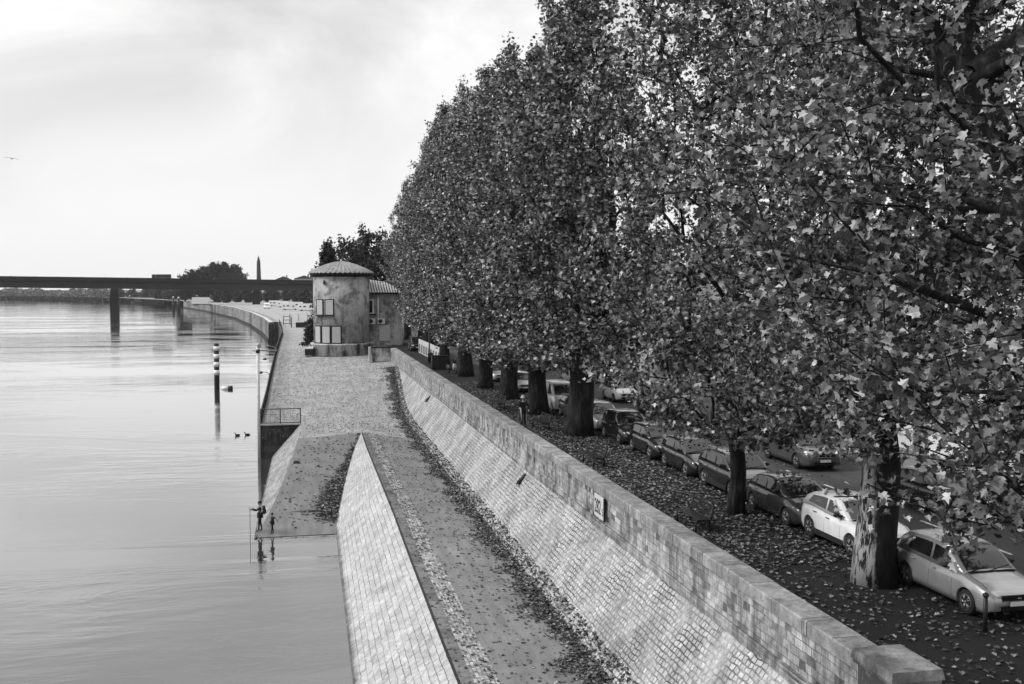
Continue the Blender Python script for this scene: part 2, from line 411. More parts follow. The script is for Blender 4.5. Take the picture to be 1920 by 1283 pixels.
# lower battered wall, river side
def xfoot(d): return lerp(d, [-30, 35, 58], [1.45, 1.60, 1.87])
mb = MB()
def lw(d, u):
    if d <= 58: x0, z0 = xfoot(d) - .25, -.25
    else: x0, z0 = prof(RR, d, 1) - .03, prof(RR, d, 2) - .03
    x1, z1 = XG - .02, zG(d) + .02
    return (x0 + (x1 - x0) * u, d, z0 + (z1 - z0) * u)
mb.grid(lw, frange(-20, 79, 1), [0, .25, .5, .75, 1], uvfn=lambda d, u: (d, u * 3.55))
mb.grid(lambda d, u: (XG - .02 + .10 * u, d, zG(d) + .012), frange(-20, 79, 1), [0, 1], 1)  # dark joint strip; the shadow line below the kerb is painted in
tag(mb.build('embankment_wall', [M['lowwall'], M['iron']]), 'bright battered wall of pale coursed stone dropping from the lower road into the water', 'wall')
# cobbled slope under the parapet
mb = MB()
mb.grid(lambda d, u: (xE(d) - .03 + (11.2 - xE(d) + .03) * u, d, zE(d) - .04 + (4.82 - zE(d) + .04) * u), frange(-20, 128, 1.5), [0, .2, .4, .6, .8, 1],
        uvfn=lambda d, u: (d, u * (4.82 - zE(d)) * 1.23))
tag(mb.build('cobbled_slope', M['slope']), 'grey cobbled bank sloping between the parapet wall and the lower road', 'embankment')
# parapet wall: ashlar face, ledge course and coping; far end pier and near end pier
wl = thing('parapet_wall', (11.5, 70, 4.82), 'long ashlar parapet wall with dark stained blocks below the parked cars', 'wall')
D0, D1 = 18.2, 128.0
mb = MB()
mb.grid(lambda d, z: (11.2, d, z), frange(D0, D1, 3), [4.6, 5.0, 5.5, 6.16], smooth=False, uvfn=lambda d, z: (d, z))
mb.grid(lambda d, z: (11.8, d, z), frange(D0, D1, 3), [6.16, 5.2], smooth=False, uvfn=lambda d, z: (d, z))
mb.box((11.16, (D0 + D1) / 2, 4.97), (.09, D1 - D0, .30))
wf = mb.build('ashlar_face', M['parapet'], wl, (-11.5, -70, -4.82))
mb = MB(); y = D0; rr = random.Random(4)
while y < D1:
    ln = min(rr.uniform(1.2, 1.75), D1 - y)
    xo = rr.uniform(-.008, .008); z1 = 6.5 + rr.uniform(-.006, .006); b = .03
    prof_ = [(11.11 + xo, 6.16), (11.11 + xo, z1 - b), (11.11 + xo + b, z1), (11.85 + xo - b, z1), (11.85 + xo, z1 - b), (11.85 + xo, 6.16)]
    v = [(x, yy, z) for yy in (y + .008, y + ln - .008) for x, z in prof_]; u0 = rr.random() * 7
    mb.add(v, [(0, 6, 7, 1), (1, 7, 8, 2), (2, 8, 9, 3), (3, 9, 10, 4), (4, 10, 11, 5), (5, 4, 3, 2, 1, 0), (6, 7, 8, 9, 10, 11)], 0, False,
           [(u0 + (p[1] - y) * .5 + .1, p[2] * .3 + p[0] * .5) for p in v])
    y += ln
mb.box((11.48, (D0 + D1) / 2, 6.2), (.6, D1 - D0, .1))
mb.build('coping', M['coping'], wl, (-11.5, -70, -4.82))
pr = thing('wall_pier', (11.5, 17.75, 4.6), 'square stone pier with moulded cap ending the parapet wall near the camera', 'pier')
mb = MB(); mb.box((0, 0, .9), (.92, 1.25, 1.8)); mb.box((0, 0, 1.84), (1.06, 1.4, .08)); mb.build('shaft', M['coping'], pr)
mb = MB(); mb.box((0, 0, 1.98), (1.14, 1.5, .2), top=(.94, .94)); mb.build('cap', M['coping'], pr)
mb = MB(); mb.box((.05, -.635, 1.25), (.62, .02, .8)); mb.build('niche_panel', M['iron'], pr)
pr = thing('gate_pier', (9.9, 128.6, 4.82), 'dark weathered block pier joining the parapet wall to the round building', 'pier')
mb = MB(); mb.box((0.1, 0, .85), (2.3, 1.5, 1.7)); mb.build('shaft', M['plinth'], pr)
mb = MB(); mb.box((.1, 0, 1.77), (2.6, 1.8, .16)); mb.build('cap', M['iron'], pr)
mb = MB(); mb.box((-1.35, -.1, .9), (.22, 1.2, 1.8)); mb.build('pale_post', M['fender'], pr)
# distance sign
sg = thing('distance_sign', (11.08, 36.7, 5.27), 'white river distance board with black digits 282 fixed to the parapet wall', 'sign')
mb = MB(); mb.box((0, 0, .43), (.05, 1.2, .84)); mb.build('board', M['signwhite'], sg)
def text(body, size, parent, loc, rot, mat, name='digits', sx=1.0):
    c = bpy.data.curves.new(name, 'FONT'); c.body = body; c.size = size; c.extrude = .004; c.align_x = 'CENTER'; c.materials.append(mat)
    t_ = bpy.data.objects.new(name, c); col.objects.link(t_); me = bpy.data.meshes.new_from_object(t_.evaluated_get(bpy.context.evaluated_depsgraph_get())); bpy.data.objects.remove(t_)
    o = bpy.data.objects.new(name, me); col.objects.link(o); o.parent = parent; o.location = loc; o.rotation_euler = rot; o.scale.x = sx
    return o
text('282', .78, sg, (-.034, .14, .16), (R(90), 0, R(-90)), M['black'], 'digits', .68)
text('5', .42, sg, (-.034, -.47, .16), (R(90), 0, R(-90)), M['black'], 'digits', .7)
mb = MB(); mb.box((0, -.62, .42), (.07, .04, .88)); mb.build('edge_flange', M['black'], sg)
# drain spouts in the slope
for k, (d, lab) in enumerate([(49.5, 'short dark drain spout sticking out of the slope nearer the distance board'), (87.5, 'short dark drain spout below the drain slots at the far end of the slope')]):
    sp = thing('drain_spout', (11.1, d, 4.62), lab, 'drain spout', 'drain spouts in the slope')
    mb = MB(); mb.tube([(.3, 0, .05), (-.1, 0, -.08), (-.42, -.12, -.40)], [.12, .12, .14], 8); mb.build('pipe', M['iron'], sp)
    mb = MB(); mb.lathe((-.43, -.12, -.42), [(.155, -.02), (.155, .03)], 10); mb.build('rim', M['iron'], sp)

# dark quay wall at the head of the ramp, and the river face of the quay
mb = MB()
zq = lambda d: lerp(d, Q_D, Q_Z)
mb.add([(-3.37, 86, -.6), (-.03, 86, -.6), (-.03, 86, 2.67), (-3.37, 86, 2.67)], [(0, 1, 2, 3)], 0, False, [(0, 0), (3.3, 0), (3.3, 3.2), (0, 3.2)])
mb.grid(lambda d, u: (qx(d), d, -.6 + (zq(d) + .6) * u), frange(86, 272, 3), [0, 1], 0, False, uvfn=lambda d, u: (d, u * (zq(d) + .6)))
mb.add([(-8.1, 272, -.6), (-5.6, 272, -.6), (-5.6, 272, 4.8), (-8.1, 272, 4.8)], [(0, 1, 2, 3)], 0, False, [(0, 0), (3, 0), (3, 5), (0, 5)])
tag(mb.build('quay_wall', M['quaywall']), 'dark wet quay wall dropping straight into the river beneath the railing', 'wall')
mb = MB(); mb.box((-1.72, 85.93, 2.72), (3.4, .34, .12)); mb.grid(lambda d, u: (qx(d) - .06 + .4 * u, d, zq(d) + .03), frange(86.1, 272, 3), [0, 1], 1, False)
tag(mb.build('quay_edge_kerb', [M['fender'], M['paving']]), kind='structure')

# far land, far quay
FQ = [(-5.6, 272.1), (-7.97, 272.1), (-11, 315), (-17.7, 386), (-29.4, 483), (-54, 628), (-83, 772), (-112, 860), (-175, 1060), (-300, 1300), (-640, 1700), (-1500, 1850), (-6500, 2000)]
mb = MB()
top = [(x, y, 4.84) for x, y in FQ] + [(-6500, 6500, 4.84), (6500, 6500, 4.84), (6500, 128.2, 4.84), (11.2, 128.2, 4.84), (11.2, 272.1, 4.84)]
mb.add(top, [tuple(range(len(top)))[::-1]])
tag(mb.build('land', M['land']), kind='structure')
mb = MB(); u = 0
for (x0, y0), (x1, y1) in zip(FQ[:6], FQ[1:7]):
    L = math.hypot(x1 - x0, y1 - y0); n = max(1, int(L / 25))
    for k in range(n):
        a, b = k / n, (k + 1) / n
        p, q = (x0 + (x1 - x0) * a, y0 + (y1 - y0) * a), (x0 + (x1 - x0) * b, y0 + (y1 - y0) * b)
        mb.add([(p[0], p[1], -.6), (q[0], q[1], -.6), (q[0], q[1], 5.2), (p[0], p[1], 5.2)], [(3, 2, 1, 0)], 0, False, [(u, 0), (u + L / n, 0), (u + L / n, 5.6), (u, 5.6)])
        mb.add([(p[0], p[1], -.3), (q[0], q[1], -.3), (q[0] - .35, q[1], -.3), (p[0] - .35, p[1], -.3), (p[0] - .35, p[1], .75), (q[0] - .35, q[1], .75), (q[0], q[1], .8), (p[0], p[1], .8)],
               [(3, 2, 5, 4), (4, 5, 6, 7)], 1)
        mb.add([(p[0], p[1], 5.2), (q[0], q[1], 5.2), (q[0] + 1.1, q[1], 5.2), (p[0] + 1.1, p[1], 5.2), (p[0] + 1.1, p[1], 4.7), (q[0] + 1.1, q[1], 4.7)], [(3, 2, 1, 0), (5, 2, 3, 4)], 2)
        u += L / n
tag(mb.build('far_quay_wall', [M['farwall'], M['quaywall'], M['fender']]), 'long curving concrete quay wall with pale top running to the bridge', 'wall')
mb = MB()
C1 = [(-5.2, 273), (-8, 318), (-14.5, 388), (-26, 485), (-50, 628), (-78, 770)]
C2 = [(4.5, 273), (6.5, 318), (6, 388), (3, 485), (-12, 628), (-30, 770)]
mb.add([(x, y, 4.86) for x, y in C1] + [(x, y, 4.86) for x, y in C2[::-1]], [tuple(range(12))[::-1]])
tag(mb.build('far_quay_road', M['farquay']), kind='structure')
for k, ((px, py), dx) in enumerate((((-31, 497), 0), ((-17.2, 382), 0), ((-45, 575), 0))):
    o = thing('quay_ladder', (px - .4, py, .3), ['dark ladder on the curved quay wall, second from the bridge', 'dark ladder on the curved quay wall, nearest the railing', 'dark ladder on the curved quay wall, nearest the bridge'][k], 'ladder', 'ladders on the curved quay wall')
    mb = MB()
    for s_ in (-.3, .3): mb.tube([(s_, 0, 0), (s_ + 1.0, 6, 4.7)] if 0 else [(s_, 0, 0), (s_, 0, 4.8)], .09, 6)
    for z in frange(.3, 4.5, .4): mb.tube([(-.3, 0, z), (.3, 0, z)], .05, 5)
    mb.build('frame', M['iron'], o)

# ------------------------------------------------------------------ street above the wall
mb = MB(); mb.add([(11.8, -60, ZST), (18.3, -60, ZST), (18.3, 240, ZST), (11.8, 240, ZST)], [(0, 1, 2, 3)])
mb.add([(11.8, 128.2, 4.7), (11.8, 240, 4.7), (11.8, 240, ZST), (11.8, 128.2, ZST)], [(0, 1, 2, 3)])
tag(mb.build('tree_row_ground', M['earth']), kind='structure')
mb = MB(); mb.add([(18.3, -60, ZST + .01), (25, -60, ZST + .01), (25, 420, ZST + .01), (18.3, 420, ZST + .01)], [(0, 1, 2, 3)])
tag(mb.build('street_road', M['road']), kind='structure')
mb = MB(); mb.box((25.1, 180, ZST + .06), (.2, 480, .14)); mb.add([(25.2, -60, ZST + .12), (60, -60, ZST + .12), (60, 420, ZST + .12), (25.2, 420, ZST + .12)], [(0, 1, 2, 3)])
tag(mb.build('pavement', M['paving']), kind='structure')
mb = MB()
for d in frange(20, 150, 3.3):
    mb.add([(21.05, d, ZST + .016), (21.17, d, ZST + .016), (21.17, d + 1.3, ZST + .016), (21.05, d + 1.3, ZST + .016)], [(0, 1, 2, 3)])
tag(mb.build('road_markings', M['marking']), kind='structure')
# ------------------------------------------------------------------ trees
def mesh_np(name, V, F, mats, mi=None, smooth=False):
    """mesh from arrays; F (n, k) all faces the same size"""
    me = bpy.data.meshes.new(name); n, k = F.shape
    me.vertices.add(len(V)); me.vertices.foreach_set('co', V.astype(np.float32).ravel())
    me.loops.add(n * k); me.loops.foreach_set('vertex_index', F.astype(np.int32).ravel())
    me.polygons.add(n); me.polygons.foreach_set('loop_start', np.arange(0, n * k, k, dtype=np.int32))
    for m in mats: me.materials.append(m)
    if mi is not None: me.polygons.foreach_set('material_index', mi.astype(np.int32))
    me.polygons.foreach_set('use_smooth', np.full(n, smooth)); me.update(calc_edges=True); return me

def leaf_template(kind):
    if kind == 'lobed':          # five-lobed plane leaf folded along its rib
        out = [(0, 0), (.30, -.05), (.52, .18), (.33, .32), (.56, .62), (.26, .60), (.0, 1.0), (-.26, .60), (-.56, .62), (-.33, .32), (-.52, .18), (-.30, -.05)]
        V = [(0, .36, -.05)] + [(x, y, abs(x) * .42 - .26 * y * y) for x, y in out]
        F = [(0, 1 + i, 1 + (i + 1) % 12) for i in range(12)]
    elif kind == 'mid':
        out = [(0, 0), (.45, .1), (.3, .35), (.5, .62), (0, 1.0), (-.5, .62), (-.3, .35), (-.45, .1)]
        V = [(0, .38, -.05)] + [(x, y, abs(x) * .38 - .2 * y * y) for x, y in out]
        F = [(0, 1 + i, 1 + (i + 1) % 8) for i in range(8)]
    else:
        V = [(0, 0, 0), (.5, .4, .1), (0, 1, -.08), (-.5, .4, .1)]; F = [(0, 1, 2), (0, 2, 3)]
    V = np.array(V, float); V[:, 1] -= .4
    return V, np.array(F)

def scatter_leaves(P, size, kind, rng, flat=0.0, nrm=None):
    """leaf-shaped faces at points P: (verts, faces)"""
    T, F = leaf_template(kind); n = len(P)
    z = rng.normal(size=(n, 3)); z[:, 2] += 1.2
    if flat: z = z * (1 - flat) + np.array(nrm if nrm is not None else (0, 0, 1.0)) * flat * 2
    z /= np.linalg.norm(z, axis=1)[:, None]
    a = rng.normal(size=(n, 3)); a[:, 2] -= .6 * (1 - flat)
    y = a - (a * z).sum(1)[:, None] * z; y /= np.linalg.norm(y, axis=1)[:, None]
    x = np.cross(y, z)
    s = size if hasattr(size, '__len__') else np.full(n, size)
    V = P[:, None, :] + s[:, None, None] * (T[None, :, 0, None] * x[:, None, :] + T[None, :, 1, None] * y[:, None, :] + T[None, :, 2, None] * z[:, None, :])
    FF = F[None] + (np.arange(n) * len(T))[:, None, None]
    return V.reshape(-1, 3), FF.reshape(-1, 3)

def tree_meshes(seed, H, prof_z, prof_r, trunk_r, fork, npts, nleaf, size, kind, leafm, barkm, tip=.014, spread=.42, up=.35, off=(0, 0), rtop=.84, lim=1.6, thin_top=0.0, lean=(0, 0), att=2):
    rng = np.random.default_rng(seed)
    base = np.array([0., 0, 0])
    nodes = []; par = []; plen = []
    nz = 5
    for k in range(nz + 1):
        z = fork * k / nz; lf = (k / nz) ** 1.25; nodes.append((.10 * math.sin(k * 1.3 + seed) * k / nz + lean[0] * lf, .10 * math.cos(k * 1.7 + seed) * k / nz + lean[1] * lf, z)); par.append(k - 1); plen.append(z)
    ntr = nz + 1
    # attraction points inside the crown envelope, more towards its skin
    C = []
    while len(C) < npts:
        z = rng.uniform(prof_z[0], prof_z[-1]); r = np.interp(z, prof_z, prof_r)
        a = rng.uniform(0, 2 * math.pi); lump = 1 + .20 * math.sin(3 * a + z * .8 + seed) + .16 * math.sin(5 * a - z * 1.5)
        q = rng.uniform(0, 1) ** .5
        if rng.uniform() > (r / max(prof_r)) ** 1.2 + .08: continue
        C.append((off[0] * (z / H) + q * r * lump * math.cos(a), off[1] * (z / H) + q * r * lump * math.sin(a), z))
    for _ in range(int(npts * .10)):                 # straggling leaders that break the outline
        c_ = C[int(rng.integers(0, npts))]
        if c_[2] > prof_z[-1] * .42:
            k_ = rng.uniform(.5, 1.9); C.append((c_[0] * (1 + .10 * k_), c_[1] * (1 + .10 * k_), c_[2] + k_))
    C = np.array(C); top = np.array(nodes[-1]); order = np.argsort(np.linalg.norm((C - top) * np.array([1, 1, .8]), axis=1))
    N = np.zeros((npts * 5 + 50, 3)); L = np.zeros(npts * 5 + 50); cnt = len(nodes)
    N[:cnt] = nodes; L[:cnt] = plen; isl = []
    for i in order:
        p = C[i]; d = p - N[:cnt]; ds = np.linalg.norm(d, axis=1)
        cost = ds + .42 * L[:cnt] + np.where(d[:, 2] < .25 * ds - up, .9 * ds, 0)
        cost[:ntr - att] += 100
        j = int(np.argmin(cost)); seg = ds[j]; k = max(1, min(3, int(seg / 1.1))); last = j; a0 = N[j].copy()
        for m in range(1, k + 1):
            f = m / k; q = a0 + (p - a0) * f
            if m < k: q = q + rng.normal(size=3) * .09 * seg + np.array([0, 0, .10 * seg * math.sin(math.pi * f)])
            N[cnt] = q; L[cnt] = L[last] + seg / k; par.append(last); last = cnt; cnt += 1
        isl.append(last)
    N = N[:cnt]; par = np.array(par)
    A = np.zeros(cnt); kids = np.zeros(cnt, int)
    for i in range(1, cnt): kids[par[i]] += 1
    A[kids == 0] = tip ** 2.05
    for i in range(cnt - 1, 0, -1): A[par[i]] += max(A[i], tip ** 2.05 * .5)
    rad = A ** (1 / 2.05); s = min(lim, trunk_r * rtop / rad[ntr - 1]); rad = np.where(rad > tip * 2, rad * (1 + (s - 1) * np.clip(rad / rad[ntr - 1], 0, 1)), rad)
    for k in range(ntr): rad[k] = trunk_r * (1 - (1 - rtop) * k / nz) * (1.25 if k == 0 else 1.03 if k == 1 else 1)
    mb = MB()
    # the trunk as one lumpy lathe, then a tapered tube per limb segment
    rings = []
    for k in range(ntr):
        rings.append([(N[k][0] + rad[k] * (1 + .07 * math.sin(3 * t + k) + .05 * math.sin(7 * t + seed)) * math.cos(t), N[k][1] + rad[k] * (1 + .07 * math.sin(3 * t + k) + .05 * math.sin(7 * t + seed)) * math.sin(t), N[k][2] - (.15 if k == 0 else 0)) for t in [2 * math.pi * q / 16 for q in range(16)]])
    mb.loft(rings)
    for i in range(ntr, cnt):
        j = par[i]; r1 = rad[i]; r0 = min(rad[j], r1 * 1.45 + .004) if j >= ntr else min(rad[j] * .8, r1 * 1.6 + .01)
        n = 8 if r1 > .09 else 5 if r1 > .03 else 3
        p0, p1 = Vector(N[j]), Vector(N[i])
        if (p1 - p0).length > .01: mb.tube([p0, p1], [r0, r1], n, cap=False)
    # leaves hang on the thin twigs
    thin = np.where((rad < tip * 3.2) & (np.arange(cnt) >= ntr))[0]
    pw = 1 - thin_top * np.clip((N[thin][:, 2] - 10) / 6, 0, 1); pick = rng.choice(thin, nleaf, p=pw / pw.sum()); f = rng.uniform(0, 1, nleaf)
    P = N[pick] * f[:, None] + N[par[pick]] * (1 - f)[:, None] + rng.normal(size=(nleaf, 3)) * spread * np.array([.55, .55, .5])
    sz = rng.uniform(size[0], size[1], nleaf)
    V, F = scatter_leaves(P, sz, kind, rng)
    return mb, mesh_np('crown', V, F, [leafm])

def place_tree(name, loc, label, cat, parts, rz=0.0, group=None, barkm=None, scale=None):
    t = thing(name, loc, label, cat, group, rz)
    mb, cm = parts
    tr = mb.build('trunk', barkm or M['bark'], t)
    c = bpy.data.objects.new('crown', cm); col.objects.link(c); c.parent = t
    if scale: t.scale = scale
    return t

PZ = [3.0, 3.8, 5, 8, 12, 15.5, 18.5, 21, 23, 25.4]; PR = [3.0, 4.2, 4.6, 4.7, 4.5, 4.0, 3.1, 2.3, 1.5, .3]
GT = 'plane trees in a row above the parapet wall'
near1 = tree_meshes(11, 25, [4.2] + PZ[2:], [3.6] + PR[2:], .53, 5.6, 1350, 44000, (.085, .19), 'lobed', M['leaf'], M['bark'], spread=.34, lim=2.6, thin_top=.5)
t1 = place_tree('plane_tree', (15.45, 24.9, ZST), 'plane tree whose thick trunk, pale on one side, stands between white and silver cars', 'tree', near1, 0, GT, M['bark_side_lit'])
near0 = tree_meshes(23, 25, [3.7, 4.9, 8, 12, 16, 19, 22, 25.4], [5.0, 6.4, 7.2, 7.0, 5.6, 4.4, 3.0, .6], .40, 13.0, 1400, 36000, (.09, .19), 'lobed', M['leaf'], M['bark'], spread=.36, lim=2.6, thin_top=.5, rtop=.62, lean=(-2.7, 4.2), att=5, off=(-2.2, 3.2))
t0 = place_tree('plane_tree', (15.5, 14.2, ZST), 'nearest plane tree, its large lobed leaves hanging in at the edge of view', 'tree', near0, 0, GT)
near2 = tree_meshes(37, 26, [2.7, 3.6, 5.0, 8, 12, 16, 20, 24, 26], [2.6, 4.0, 4.9, 5.1, 5.1, 4.9, 4.2, 2.8, .4], .29, 3.6, 1300, 44000, (.11, .20), 'lobed', M['leaf'], M['bark'], spread=.36, lim=2.2, thin_top=.3)
t2 = place_tree('plane_tree', (15.3, 33.7, ZST), 'younger plane tree with slim straight trunk standing beside the dark hatchback', 'tree', near2, 0, GT)
PZF = [3.5, 4.2] + PZ[2:]
farA = tree_meshes(5, 25, PZF, PR, .66, 5.0, 1200, 44000, (.13, .23), 'mid', M['leaf_far'], M['bark'], spread=.42)
farB = tree_meshes(8, 25, PZF, [3.2, 4.3, 4.5, 4.6, 4.3, 3.9, 3.0, 2.2, 1.4, .3], .60, 4.6, 1150, 40000, (.15, .25), 'mid', M['leaf_far'], M['bark'], spread=.42)
tA = place_tree('plane_tree', (15.05, 53.6, ZST), 'plane tree with massive forked trunk standing beside the grey car behind the black cars', 'tree', farA, .3, GT, None, (1.08, 1.08, 1.06))
tB = place_tree('plane_tree', (14.95, 63.2, ZST), 'plane tree whose trunk hides the side of the white van', 'tree', farB, 1.1, GT, None, (1.04, 1.04, .92))
rest = [(14.9, 72.2, tA, 'plane tree with broad dark trunk just behind the silver car seen end on', 1.0),
        (14.7, 80.8, tB, 'plane tree with dark trunk between two silver cars far down the row', 1.02),
        (14.9, 92.3, tA, 'plane tree with dark trunk just behind the scooter', 1.04),
        (14.5, 103.0, tB, 'plane tree growing behind the dark utility cabinet', 1.06),
        (15.3, 113.5, tA, 'plane tree beside the white barrier panels, ninth in the row', 1.06),
        (15.9, 124.0, tB, 'plane tree overhanging the far end of the parapet wall', 1.04),
        (16.6, 135.0, tA, 'plane tree with branches reaching towards the tiled wing of the round building', 1.02),
        (17.2, 147.0, tB, 'plane tree standing just behind the wing of the round building', 1.0),
        (16.6, 160.0, tA, 'last plane tree of the row beyond the round building', .98)]
for k, (x, d, src, lab, s) in enumerate(rest):
    dup(src, (x, d, ZST), .9 + k * 1.37, lab, ((.84 if d > 110 else .92 if d > 100 else 1.0),) * 2 + (s,))
# trees further off
bushm = tree_meshes(51, 9, [0.6, 2, 4, 6, 8, 9.5], [2.6, 3.6, 3.8, 3.2, 2.0, .4], .3, 1.4, 160, 2600, (.5, .95), 'simple', M['leaf_dark'], M['bark_dark'], spread=.8)
popm = tree_meshes(61, 22, [1.5, 5, 10, 16, 20, 23], [1.8, 3.2, 3.8, 3.8, 3.0, 1.3], .35, 3, 240, 5200, (.6, 1.1), 'simple', M['leaf_dark'], M['bark_dark'], spread=.8)
decm = tree_meshes(71, 18, [2.5, 5, 9, 13, 16, 18], [3.2, 5.2, 6.0, 5.6, 4.2, 2.0], .4, 3.5, 420, 9500, (.35, .7), 'simple', M['leaf_dark'], M['bark_dark'], spread=.8)
cyp = tree_meshes(81, 15, [.5, 2, 6, 10, 13, 15], [.9, 1.35, 1.4, 1.0, .55, .1], .25, 2, 300, 11000, (.3, .5), 'simple', M['leaf_dark'], M['bark_dark'], spread=.45)
d0 = place_tree('leafy_tree', (8.6, 196, 4.84), 'loose crowned tree rising directly behind the round tiled roof', 'tree', decm, 0, 'trees behind the round building', M['bark_dark'])
place_tree('cypress_tree', (4.4, 172, 4.84), 'dark narrow cypress rising just behind the round tiled roof', 'tree', cyp, 0, None, M['bark_dark'], (1.25, 1.25, 1.14))
dup(d0, (14.6, 205, 4.84), 1.8, 'taller leafy tree between the round tiled roof and the plane trees', (1.1, 1.1, 1.14))
p0 = place_tree('poplar_tree', (-51.7, 738, 4.84), 'tallest poplar of the clump beyond the bridge deck', 'tree', popm, 0, 'poplar clump beyond the bridge', M['bark_dark'], (1.6, 1.4, 1.2))
for k, (x, d, s, lab) in enumerate([(-44.5, 740, 1.12, 'poplar at the steep end of the clump beyond the bridge, behind the long truck'), (-41, 744, .86, 'short poplar ending the steep side of the clump beyond the bridge'),
                                    (-59, 736, 1.18, 'poplar next to the tallest one on the long sloping side of the clump'), (-65.5, 740, 1.06, 'middle poplar on the long sloping side of the clump beyond the bridge'),
                                    (-72.5, 738, .96, 'lower poplar on the long sloping side of the clump beyond the bridge'), (-78.5, 741, .82, 'lowest poplar at the low end of the clump beyond the bridge')]):
    dup(p0, (x, d, 4.84), 1 + k * 1.1, lab, (1.6, 1.4, s))
b0 = place_tree('bushy_tree', (-40, 690, 4.84), 'dark bushy tree under the bridge deck behind the far quay', 'tree', bushm, 0, 'bushy trees seen under the bridge', M['bark_dark'])
rb = random.Random(9)
for k, x in enumerate([-52, -46, -33, -27, -21, -15, -9, -3, 3, 9]):
    dup(b0, (x + rb.uniform(-1, 1), 665 + rb.uniform(0, 50), 4.84), k * 1.3, 'dark bushy tree under the bridge deck behind the far quay', (1.1, 1, rb.uniform(.85, 1.15)))
GQ = 'trees along the quay behind the parked vans'
b1 = dup(b0, (9.5, 330, 4.84), .4, 'low dark tree beside the parked camper vans', (1, 1, .7), GQ)
for k, (x, d, s) in enumerate([(12, 300, .62), (8.5, 372, .8), (6.5, 430, .85), (13, 350, .9), (3, 500, .9), (7.4, 262, .55)]):
    dup(b0, (x, d, 4.84), k * 2.1, 'low dark tree beside the parked camper vans', (1, 1, s), GQ)
GB = 'riverside trees by the moored barges'
b2 = dup(b0, (-130, 1010, 3.5), 1.0, 'dark riverside tree behind the moored barges', (2.2, 2, 1.5), GB)
for k, (x, d, s) in enumerate([(-148, 1060, 1.2), (-165, 1080, 1.0), (-118, 930, 1.35), (-108, 900, 1.2), (-185, 1120, 1.1), (-100, 868, 1.0)]):
    dup(b0, (x, d, 3.8), k * 1.7, 'dark riverside tree behind the moored barges', (2.2, 2, s), GB)
# far wooded bank: reads as one mass
rng = np.random.default_rng(3)
n = 12000; tt = rng.uniform(0, 1, n)
xs = -185 - 420 * tt; ys = np.interp(xs, [-640, -300, -175], [1700, 1300, 1060]) + rng.uniform(2, 60, n)
hh = 11 + 1.5 * np.sin(xs * .05) + 1.2 * np.sin(xs * .17)
P = np.stack([xs, ys, 1.0 + rng.uniform(0, 1, n) ** .7 * hh], 1)
V, F = scatter_leaves(P, rng.uniform(1.6, 3.6, n), 'simple', rng)
o = bpy.data.objects.new('far_woodland', mesh_np('far_woodland', V, F, [M['leaf_pale']])); col.objects.link(o); tag(o, kind='stuff')

# ------------------------------------------------------------------ fallen leaves
def litter(name, P, size, mat, seed, flat=.75, kind='mid'):
    rng = np.random.default_rng(seed)
    V, F = scatter_leaves(np.array(P), rng.uniform(size[0], size[1], len(P)), kind, rng, flat)
    o = bpy.data.objects.new(name, mesh_np(name, V, F, [mat])); col.objects.link(o); return tag(o, kind='stuff')
rr = np.random.default_rng(77)
P = []
for _ in range(13000):                       # under the trees
    d = 9 + 77 * rr.uniform() ** .8; x = rr.uniform(11.9, 20.0) if rr.uniform() < .93 else rr.uniform(18, 25)
    P.append((x, d, ZST + rr.uniform(.03, .07)))
for _ in range(9000):                        # thicker carpet further along the row
    P.append((rr.uniform(11.9, 16.4), rr.uniform(27, 78), ZST + rr.uniform(.03, .07)))
for cx_, cy_, h_ in ((16.95, 23.2, 1.525), (16.97, 28.6, 1.585), (16.97, 32.7, 1.485), (17.0, 37.2, 1.645), (16.95, 41.9, 1.495)):
    for _ in range(16): P.append((cx_ + rr.uniform(-.5, .5), cy_ + rr.uniform(-.55, .6), ZST + .03 + h_))
litter('fallen_leaves', P, (.07, .145), M['litter'], 1)
P = []
for _ in range(21000):                       # drift along the foot of the slope
    d = 18 + 104 * rr.uniform() ** 1.15; wd = lerp(d, [18, 45, 80, 120], [1.25, 1.0, 1.0, 1.3])
    wd *= .75 + .35 * math.sin(d * .9) * math.sin(d * .23) + .2 * math.sin(d * 2.3)
    x = xE(d) - .05 - abs(rr.normal()) * wd * .55
    if rr.uniform() < .16: x = xE(d) + rr.uniform(0, .35)
    if x < XG + .1: continue
    z = zroad(x, d) if x <= xE(d) else zE(d) + (x - xE(d)) * 1.403
    P.append((x, d, z + rr.uniform(.02, .09)))
litter('drifted_leaves', P, (.08, .17), M['litter_dark'], 2, .55)
P = []
for _ in range(4200):                        # scattered over road, gutter and platform
    d = 18 + 120 * rr.uniform() ** 1.2
    x = rr.uniform(XG + .1 if d < 79 else -3.0, min(11, xE(d)))
    P.append((x, d, zroad(x, d) + .025))
for _ in range(900):
    d = 18 + 61 * rr.uniform(); x = rr.uniform(XG + .5, XG + 1.3); P.append((x, d, zroad(x, d) + .03))
for _ in range(5200):
    d = rr.uniform(80, 158); x = rr.uniform(max(-3.1, qx(d)) + .3 if d > 86 else .2, min(10.9, xE(d))); P.append((x, d, zroad(x, d) + .025))
litter('scattered_leaves', P, (.06, .13), M['litter_dark'], 3, .8)
P = []
for _ in range(3400):                        # heap in the corner of the ramp and the battered wall
    d = min(78.5, 59.3 + abs(rr.normal()) * 6.0 + rr.uniform(0, 3)); wd = lerp(d, [59, 63, 68, 73, 79], [1.1, 1.2, .8, .35, .25])
    x = prof(RR, d, 1) - .02 - abs(rr.normal()) * wd * .5
    P.append((x, d, zroad(min(x, prof(RR, d, 1)), d) + .03 + rr.uniform(0, .12)))
